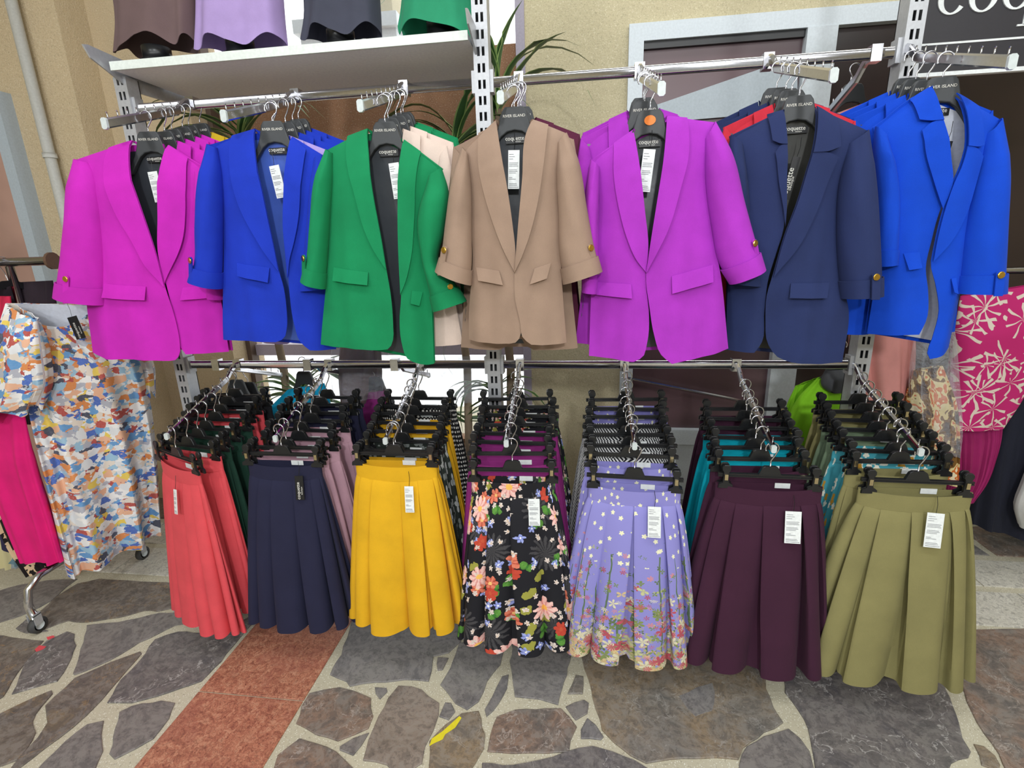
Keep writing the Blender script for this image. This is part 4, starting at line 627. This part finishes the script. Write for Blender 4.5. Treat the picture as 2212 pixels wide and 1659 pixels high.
# ------------------------------------------------------------------ draped garments round about
def drape(t, name, L, R, mat, dep=.035, nf=9, amp=.010, seed=0, nz=30, nt=110, topdip=0.0, base=(0, 0, 0), lining=None, thick=.002, hemdip=0.0, uoff=0.0):
    """flattened cloth tube between a left and a right outline (3-D points), with hanging folds"""
    r = np.random.RandomState(seed); Lc, Rc = rs([np.array(p) - base for p in L], nz), rs([np.array(p) - base for p in R], nz); th = np.linspace(0, 2 * math.pi, nt, endpoint=False); c, s = np.cos(th), np.sin(th); x0 = np.sign(c) * np.abs(c) ** .75; y0 = -np.sign(s) * np.abs(s) ** .9; front = s > 0
    f1 = np.sin(th * nf + r.uniform(0, 6) + 1.3 * np.sin(th * 2 + r.uniform(0, 6))); f2 = np.sin(th * nf * 2.3 + r.uniform(0, 6)); P = []; U = []
    for j in range(nz):
        v = j / (nz - 1); cc = (Lc[j] + Rc[j]) / 2; h = (Rc[j] - Lc[j]) / 2; n = np.array([-h[1], h[0], 0]); n = n / (np.linalg.norm(n) + 1e-9); w = np.linalg.norm(h)
        d = dep * min(1, .25 + v * 2.5) * y0 + (amp * (.25 + .75 * v)) * (f1 + .35 * f2) * np.abs(s) ** .3 * np.sign(y0)
        zz = -np.where(front, topdip * (1 - x0 ** 2), 0) * max(0, 1 - v * 2.2) + hemdip * v ** 4 * f1
        P.append(cc + x0[:, None] * h + d[:, None] * n + np.stack([0 * zz, 0 * zz, zz], -1)); U.append(np.stack([x0 * w + np.where(front, 0, 1.3) + uoff, np.full(nt, (Lc[j][2] + Rc[j][2]) / 2) + zz], -1))
    o = grid(name, np.array(P), mat, t, np.array(U), thick, True)
    if lining is not None:
        Q = np.array(P)[:10]; cen = Q.mean(1, keepdims=True); Q = cen + (Q - cen) * .93; idx = np.where(~front)[0]; grid('lining', Q[:, idx], lining, t, None, 0)
    return o
def A3(px, y): return [at(p[0], p[1], y=(p[2] if len(p) > 2 else y)) for p in px]
def garment(name, label, cat, L, R, y, mat, part='garment_body', group=None, **k):
    L, R = A3(L, y), A3(R, y); b = (L[0] + R[0]) / 2; t = thing(name, label, cat, b, 0, group); drape(t, part, L, R, mat, base=b, **k); t['base'] = 0; del t['base']; return t, b
# left: rolling rail with dresses
rr_ = thing('rolling_rail', 'chrome rolling garment rail on casters at the far left', 'clothes rail', (-2.2, 1.75, 0)); zr = at(60, 565, y=1.75)[2]
MB().tube([(-1.5, 0, zr), (.18, 0, zr)], .0165, 14).build('top_bar', chrome, rr_, True); MB().prism([(.03 * math.cos(a), .032 * math.sin(a)) for a in np.linspace(0, 6.283, 14, endpoint=False)], -.006, .006).build('end_stop', brown_cap, rr_, False, (.2, 0, zr)).rotation_euler = (0, 0, math.pi / 2)
MB().tube([(-.02, .02, zr), (-.02, .02, .24)], .014, 10).build('post', chrome, rr_, True)
MB().tube([(-.03, -.26, .075), (-.03, -.265, .14), (-.03, -.25, .20), (-.025, -.2, .235), (-.02, 0, .24), (-.02, .2, .235), (-.015, .24, .20), (-.015, .25, .14), (-.015, .25, .075)], .0145, 12).build('foot_bar', chrome, rr_, True)
for cx_, cy_ in ((-.03, -.262), (-.015, .25)):
    f = MB().box((-.018, -.012, .045), (-.014, .018, .09)).box((.014, -.012, .045), (.018, .018, .09)).box((-.018, -.012, .086), (.018, .018, .094)).build('caster_fork', steel, rr_, False, (cx_, cy_, 0))
    w = MB().tube([(-.012, 0, 0), (-.010, 0, 0), (.010, 0, 0), (.012, 0, 0)], [.022, .034, .034, .022], 20).build('caster_wheel', rubber, rr_, True, (cx_, cy_ + .006, .036)); MB().tube([(-.014, 0, 0), (.014, 0, 0)], .017, 16).build('hub', cap_pl, w, True)
dt, db_ = garment('brushstroke_dress', 'white dress with multicoloured brushstroke print hanging beside the pink blazers', 'dress', [(22, 655, 1.64), (45, 760, 1.64), (66, 900, 1.63), (100, 1050, 1.62), (148, 1245, 1.60)], [(205, 660, 1.74), (285, 750, 1.80), (320, 850, 1.88), (338, 1000, 1.92), (342, 1145, 1.92)], 1.7, P_paint, 'dress_body', dep=.06, nf=7, amp=.034, seed=4, topdip=.085, lining=lin_white, nt=180, nz=44)
drape(dt, 'flutter_sleeve', A3([(16, 655), (0, 740), (-14, 820), (-22, 905)], 1.6), A3([(80, 690), (92, 770), (98, 830), (84, 880)], 1.58), P_paint, .05, 7, .014, 6, 20, 80, base=db_, hemdip=.02, uoff=.4)
drape(dt, 'flutter_sleeve', A3([(250, 740), (262, 780), (272, 830)], 1.86), A3([(300, 745), (325, 780), (334, 850)], 1.9), P_paint, .05, 6, .012, 8, 16, 60, base=db_, hemdip=.02, uoff=.7)
tp = at(155, 684, y=1.655) - db_; tag_card(dt, (tp[0], tp[1], tp[2]), .042, .085, -.2, True)
for nm, lb, cat, L, R, y, m, kw in (
 ('velvet_jacket', 'crushed black velvet top on the rolling rail at the far left', 'top', [(-120, 618), (-120, 720), (-100, 950)], [(112, 606), (124, 700), (130, 900)], 1.80, CL['velvet'], dict(amp=.02, nf=11, seed=2)),
 ('ruby_top', 'ruby red top peeking out behind the brushstroke dress', 'top', [(-120, 640), (-120, 800), (-100, 950)], [(22, 640), (28, 720), (20, 930)], 1.74, CL['ruby'], dict(seed=3)),
 ('wide_trousers', 'hot pink trousers hanging at the far left edge', 'trousers', [(-60, 890), (-40, 980), (5, 1100), (52, 1205)], [(52, 890), (75, 1000), (110, 1120), (137, 1212)], 1.60, CL['pinkhot'], dict(dep=.03, nf=6, amp=.012, seed=5)),
 ('tiger_dress', 'tiger-striped cream dress hanging behind the hot pink trousers', 'dress', [(-80, 960), (-20, 1080), (25, 1180), (66, 1240)], [(15, 960), (45, 1080), (80, 1180), (110, 1228)], 1.67, P_tiger, dict(dep=.025, seed=6)),
 ('patchwork_dress', 'blue and beige patchwork dress at the left picture edge', 'dress', [(-110, 980), (-90, 1100), (-70, 1215)], [(5, 980), (22, 1100), (42, 1225)], 1.73, P_camo, dict(dep=.025, seed=7)),
 ('leaf_blouse', 'magenta blouse with cream branch print hanging at the right', 'blouse', [(2075, 640), (2062, 720), (2050, 830), (2038, 922)], [(2260, 610), (2245, 730), (2205, 850), (2158, 920)], 2.30, P_branch, dict(dep=.06, nf=4, amp=.008, seed=8)),
 ('plisse_skirt', 'magenta finely pleated skirt below the branch-print blouse', 'skirt', [(2036, 880), (2040, 960), (2046, 1020), (2040, 1080)], [(2170, 880), (2150, 980), (2125, 1040), (2095, 1078)], 2.33, cloth('cloth_plisse', (158, 38, 100)), dict(dep=.04, nf=26, amp=.009, seed=9, nt=240)),
 ('dark_gown', 'dusky navy gown hanging at the right picture edge', 'dress', [(2250, 606), (2205, 690), (2150, 850), (2118, 1000), (2096, 1128)], [(2330, 606), (2400, 700), (2420, 850), (2420, 1000), (2400, 1180)], 2.42, CL['dusk'], dict(dep=.10, nf=9, amp=.02, seed=10)),
 ('white_ruffle_dress', 'white ruffled garment just showing at the right picture edge', 'dress', [(2330, 615), (2290, 800), (2240, 980), (2212, 1050), (2196, 1095), (2206, 1140)], [(2400, 615), (2440, 800), (2420, 980), (2420, 1050), (2420, 1100), (2420, 1140)], 2.28, CL['white'], dict(dep=.05, nf=12, amp=.015, seed=11)),
 ('tropical_bundle', 'tropical print garment wrapped in clear film right of the olive row', 'dress', [(1975, 800), (1958, 870), (1962, 960), (1995, 1035)], [(2035, 790), (2060, 870), (2066, 960), (2060, 1040)], 2.24, P_tropic, dict(dep=.05, nf=6, amp=.015, seed=12)),
 ('salmon_dress', 'salmon pink dress hanging behind the right rack upright', 'dress', [(1788, 252), (1815, 420), (1835, 640), (1838, 800), (1850, 858)], [(1888, 215), (1935, 400), (1965, 640), (1972, 760), (1964, 862)], 2.30, CL['salmon'], dict(dep=.05, nf=7, amp=.014, seed=13)),
 ('lime_jacket', 'neon lime jacket with grey collar behind the plum row', 'jacket', [(1765, 818), (1722, 866), (1700, 930), (1712, 1040)], [(1852, 800), (1862, 860), (1866, 940), (1862, 1040)], 2.15, CL['lime'], dict(dep=.05, nf=6, amp=.012, seed=14)),
 ('lime_shirt', 'darker lime top hanging left of the neon lime jacket', 'top', [(1718, 835), (1700, 880), (1694, 960)], [(1770, 815), (1775, 880), (1775, 960)], 2.24, CL['lime'], dict(dep=.03, nf=9, amp=.01, seed=15)),
 ('cyan_top', 'bright cyan top on the far side of the midnight blue row', 'top', [(622, 842), (582, 885), (562, 925), (566, 1000)], [(700, 828), (712, 870), (715, 930), (715, 1000)], 2.20, CL['cyan'], dict(dep=.05, nf=6, amp=.012, seed=16)),
 ('magenta_top', 'magenta top on the far side between the blue and yellow rows', 'top', [(786, 848), (782, 900), (786, 990)], [(838, 842), (846, 900), (850, 990)], 2.20, CL['plumred'], dict(dep=.04, nf=7, amp=.01, seed=17)),
 ('black_top', 'black top on the far side of the coral row', 'top', [(470, 850), (452, 880), (450, 1000)], [(560, 852), (575, 890), (575, 1000)], 2.14, CL['black'], dict(dep=.05, nf=7, amp=.01, seed=18)),
 ('grey_top', 'pale grey top just behind the black one near the coral row', 'top', [(500, 850), (490, 890), (490, 1000)], [(582, 866), (600, 905), (600, 1000)], 2.22, CL['white'], dict(dep=.04, nf=7, amp=.01, seed=19)),
 ('brown_gown', 'brown gown inside clear film on the far side of the yellow row', 'dress', [(735, 740), (732, 800), (740, 900)], [(822, 740), (824, 800), (820, 900)], 2.22, CL['brown'], dict(dep=.03, nf=7, amp=.012, seed=20)),
 ):
    t, b = garment(nm, lb, cat, L, R, y, m, **kw)
    if nm == 'lime_jacket': drape(t, 'grey_collar', A3([(1783, 800), (1778, 836), (1790, 846)], 2.11), A3([(1846, 795), (1852, 822), (1846, 836)], 2.11), CL['grey'], .04, 3, .004, 2, 10, 50, base=b); drape(t, 'black_chest_patch', A3([(1796, 840), (1796, 848)], 2.085), A3([(1826, 836), (1826, 844)], 2.085), CL['black'], .006, 2, 0, 2, 4, 30, base=b)
for lb, L, R, y in (('clear plastic garment bag over the brown gown', [(718, 735), (714, 800), (722, 862)], [(838, 738), (838, 800), (830, 858)], 2.18), ('clear plastic garment bag hanging beside the middle rack upright', [(842, 770), (852, 830), (880, 860)], [(1048, 770), (1040, 830), (1028, 868)], 2.16), ('clear plastic film over the tropical print garment', [(2010, 600), (1990, 690), (1970, 800), (1972, 900), (1985, 960)], [(2030, 600), (2052, 690), (2068, 850), (2072, 930), (2066, 985)], 2.2)):
    garment('garment_bag', lb, 'plastic bag', L, R, y, plastic, 'film', 'clear garment bags', dep=.05, nf=5, amp=.02, seed=21, thick=0)
# far-side arms and hangers
for x, lv, lb in ((-1.55, 0, 'far-side chrome arm behind the coral row'), (-1.13, 0, 'far-side chrome arm behind the midnight blue row'), (-.75, 0, 'far-side chrome arm behind the yellow row'), (.92, 1, 'far-side chrome arm behind the navy blazers')): arm(x, lv, lb, True, 7)
for k, (px, y, who) in enumerate((((515, 848), 2.14, 'the black top near the coral row'), ((540, 852), 2.22, 'the pale grey top'), ((660, 830), 2.20, 'the bright cyan top'), ((812, 842), 2.20, 'the magenta top'), ((1838, 222), 2.30, 'the salmon pink dress'), ((1810, 806), 2.15, 'the neon lime jacket'))):
    p = at(*px, y=y); suit_hanger(p + (0, 0, .03), 'black hanger holding ' + who, math.pi, .085)
for k, x in enumerate((-.62, -.58, -.54, -.42, -.2, -.16, -.1, -.02)):
    h = thing('wire_hanger', f'thin wire hanger on the rolling rail, {["first", "second", "third", "fourth", "fifth", "sixth", "seventh", "eighth"][k]} from the left edge', 'hanger', (-2.2 + x, 1.75, zr), 1.3, 'wire hangers on the rolling rail'); MB().tube([(-.018 * math.sin(a) * 1.1, 0, .018 * math.cos(a) * 1.15) for a in np.linspace(-2.2, 1.6, 9)] + [(-.004, 0, -.04), (0, 0, -.07)], .0018, 6).build('hook', chrome, h, True)
    MB().prism([(-.02, -.07), (.02, -.07), (.15, -.14), (.15, -.15), (0, -.09), (-.15, -.15), (-.15, -.14)], -.004, .004).build('shoulder_bar', black_pl, h)
# right: a second clothes rail carrying the blouse, gown and wrapped garment
zr2 = at(2150, 585, y=2.3)[2]; r2_ = thing('clothes_rail', 'straight chrome clothes rail behind the royal blue blazers at the right', 'clothes rail', (2.35, 2.3, 0)); MB().tube([(-.93, 0, zr2), (.7, 0, zr2)], .014, 12).build('top_bar', chrome, r2_, True); MB().tube([(.1, .03, .02), (.1, .03, zr2)], .015, 10).build('post', chrome, r2_, True); MB().tube([(.1, -.25, .022), (.1, .32, .022)], .016, 10).build('foot_bar', chrome, r2_, True)
for px, who in (((2168, 600), 'the magenta branch-print blouse'), ((2290, 600), 'the dusky navy gown'), ((2365, 600), 'the white ruffled garment')):
    p = at(*px, y=2.3); suit_hanger((p[0], 2.325, zr2 - .07), 'black hanger on the right clothes rail holding ' + who, 0, .072)
# tops on busts along the shelf
for nm, lb, L, R, m in (('brown_blouse', 'mauve brown top standing at the left end of the shelf', [(300, -330), (238, -250), (244, -60), (256, 50), (250, 108)], [(350, -335), (412, -265), (420, -60), (424, 50), (425, 92)], 'brown'), ('lilac_top', 'lilac top on a bust on the shelf', [(480, -340), (424, -270), (430, -60), (428, 50), (424, 106)], [(535, -345), (596, -285), (604, -60), (612, 50), (617, 94)], 'lav'), ('slate_top', 'charcoal grey top on a bust on the shelf', [(700, -360), (648, -290), (654, -60), (660, 40), (652, 86)], [(755, -365), (812, -300), (814, -60), (820, 30), (822, 72)], 'slate'), ('emerald_top', 'emerald top at the right end of the shelf', [(915, -380), (868, -310), (872, -60), (868, 30), (862, 68)], [(965, -385), (1018, -320), (1024, -60), (1032, 30), (1046, 90)], 'emer')):
    L, R = A3(L, 2.03), A3(R, 2.03); b = (L[-1] + R[-1]) / 2; b[2] = 2.173; t = thing(nm, lb, 'top', b, 0, 'tops displayed on the shelf'); drape(t, 'cloth_body', L, R, CL[m], .075, 4, .012, len(nm), 30, 90, base=b, hemdip=.018); w_ = (R[-1] - L[-1])[0] * .36
    MB().tube([(0, 0, 0), (0, 0, .012), (0, 0, .06), (0, 0, .10)], [w_ * .9, w_ * .9, .05, .05], 20).build('bust_base', black_pl, t, True); top_ = (L[0] + R[0]) / 2 - b; MB().tube([tuple(top_ + (0, 0, -.06)), tuple(top_ + (0, 0, .03)), tuple(top_ + (0, 0, .05))], [.045, .04, .01], 14).build('neck_knob', black_pl, t, True)
# plants behind the left bay
def leaf_mesh(ln, wd, bend, seed):
    n = 12; V = []; U = []
    for j in range(n):
        v = j / (n - 1); w = wd * (math.sin(math.pi * min(1, v * 1.25 + .12)) ** .6 if v < .7 else (1 - v) / .3 * .93 + .03); a = bend * v * v; x = ln * v * math.cos(a * .6); z = -ln * v * math.sin(a * .6)
        for k in (-1, 0, 1): V.append((x, k * w / 2, z + abs(k) * w * .22)); U.append((.5 + k * .5, v))
    return V, gridf(n, 3), U
LM = []
for i in range(4):
    V, Fc, U = leaf_mesh(.42 + .06 * i, .042, .5 + .55 * i, i); o = mesh('leaf', V, Fc, leaf_m, None, True, U); LM.append(o.data); bpy.data.objects.remove(o)
def plant(label, px, y, crowns, seed):
    r = random.Random(seed); x = at(*px, y=y)[0]; t = thing('dracaena', label, 'plant', (x, y, 0), 0, 'dracaena plants behind the rack'); MB().tube([(0, 0, 0), (0, 0, .02), (0, 0, .26), (0, 0, .28)], [.10, .11, .15, .14], 20).build('pot', pot_m, t, True)
    top = max(c[1] for c in crowns)
    MB().tube([(0, 0, .25), (.02, 0, .25 + top * .3), (-.02, .01, top * .7), (crowns[-1][0], 0, top)], [.024, .022, .02, .016], 9).build('trunk', trunk_m, t, True)
    for cx_, cz, n, up, *sz in crowns:
        sz = sz[0] if sz else 1.0
        for k in range(n):
            o = link('leaf', LM[k % 4], t, (cx_ + r.uniform(-.01, .01), 0, cz + r.uniform(-.05, .05))); o.rotation_euler = (r.uniform(-.3, .3), -(up + r.uniform(-.45, .4)), (k % 2) * math.pi + (r.uniform(-.75, .15) if k % 2 == 0 else r.uniform(-.15, .75))); q_ = r.uniform(.7, .95) * sz; o.scale = (q_, q_ * r.uniform(1.0, 1.5), q_)
zc = lambda px, y: at(*px, y=y)[2]
plant('tall dracaena with striped leaves beside the beige pier', (1085, 500), 2.55, [(-.06, zc((1065, 850), 2.55), 12, .45, .62), (-.1, zc((1075, 690), 2.55), 6, .5, .6), (0.0, zc((1088, 235), 2.55), 12, 1.25, 1.15)], 3)
plant('dracaena with long leaves behind the cobalt blue blazers', (560, 500), 2.62, [(.1, zc((660, 850), 2.62), 14, .5), (-.02, zc((530, 300), 2.62), 14, .8)], 5)
plant('dracaena with drooping leaves behind the taupe blazers', (985, 500), 2.68, [(.02, zc((1000, 300), 2.68), 14, .8), (0, zc((1010, 900), 2.68), 12, .4)], 9)
# the shop sign
sb = at(2050, 156, y=2.06); sx0 = UX[2] + .045; sg = thing('shop_sign', 'black sign board with white lettering coquette at the top right', 'sign', (sx0, 2.06, sb[2])); bx('board', (0, 0, 0), (1.0, .015, .42), bk, sg); bx('bottom_edge', (0, -.003, -.010), (1.0, .017, .002), white_card, sg); bx('bottom_edge', (0, -.003, .42), (1.0, .017, .43), white_card, sg)
lz = at(2120, 88, y=2.06)[2] - sb[2]; bx('white_rule', (.04, -.002, lz - .003), (.96, .0, lz + .003), white_card, sg); bz = at(2050, 33, y=2.06)[2] - sb[2]; lx = at(2024, 10, y=2.06)[0] - sx0
def glyph(ch, x, z, s=.088):
    b = MB(); rx, rz = s * .48, s * .5
    def ring(a0, a1, n=26):
        k = len(b.v); A = np.radians(np.linspace(a0, a1, n))
        for a in A:
            th_ = s * (.07 + .12 * abs(math.cos(a)))
            for e in (0, 1):
                for y in (-.004, 0): b.v.append((x + rx + (rx - th_ * e) * math.cos(a), y, z + rz + (rz - th_ * .75 * e) * math.sin(a)))
        for j in range(n - 1):
            p = k + j * 4; b.f += [(p, p + 2, p + 6, p + 4), (p, p + 4, p + 5, p + 1), (p + 2, p + 3, p + 7, p + 6)]
    st = lambda xx, z0, z1, w=.15: b.box((xx - s * w / 2, -.004, z0), (xx + s * w / 2, 0, z1)); w = rx * 2
    if ch == 'c': ring(40, 325); w *= .92
    elif ch == 'o': ring(0, 360)
    elif ch == 'q': ring(0, 360); st(x + w - s * .06, z - s * .5, z + s); st(x + w - s * .06, z - s * .54, z - s * .48, .5)
    elif ch == 'u': st(x + s * .1, z + s * .3, z + s); st(x + w - s * .06, z, z + s); ring(180, 345)
    elif ch == 'e': ring(0, 325); b.box((x + s * .05, -.004, z + s * .48), (x + w - s * .02, 0, z + s * .55))
    elif ch == 't': w = s * .62; st(x + s * .25, z + s * .06, z + s * 1.3); b.box((x, -.004, z + s * .9), (x + s * .55, 0, z + s)); b.box((x + s * .18, -.004, z), (x + s * .5, 0, z + s * .08))
    b.build('letter', white_card, sg); return w + s * (.24 if ch == 'q' else .14)
for ch in 'coquette': lx += glyph(ch, lx, bz)
text('boutique', .05, white_ink, sg, (.5, -.002, lz - .06))
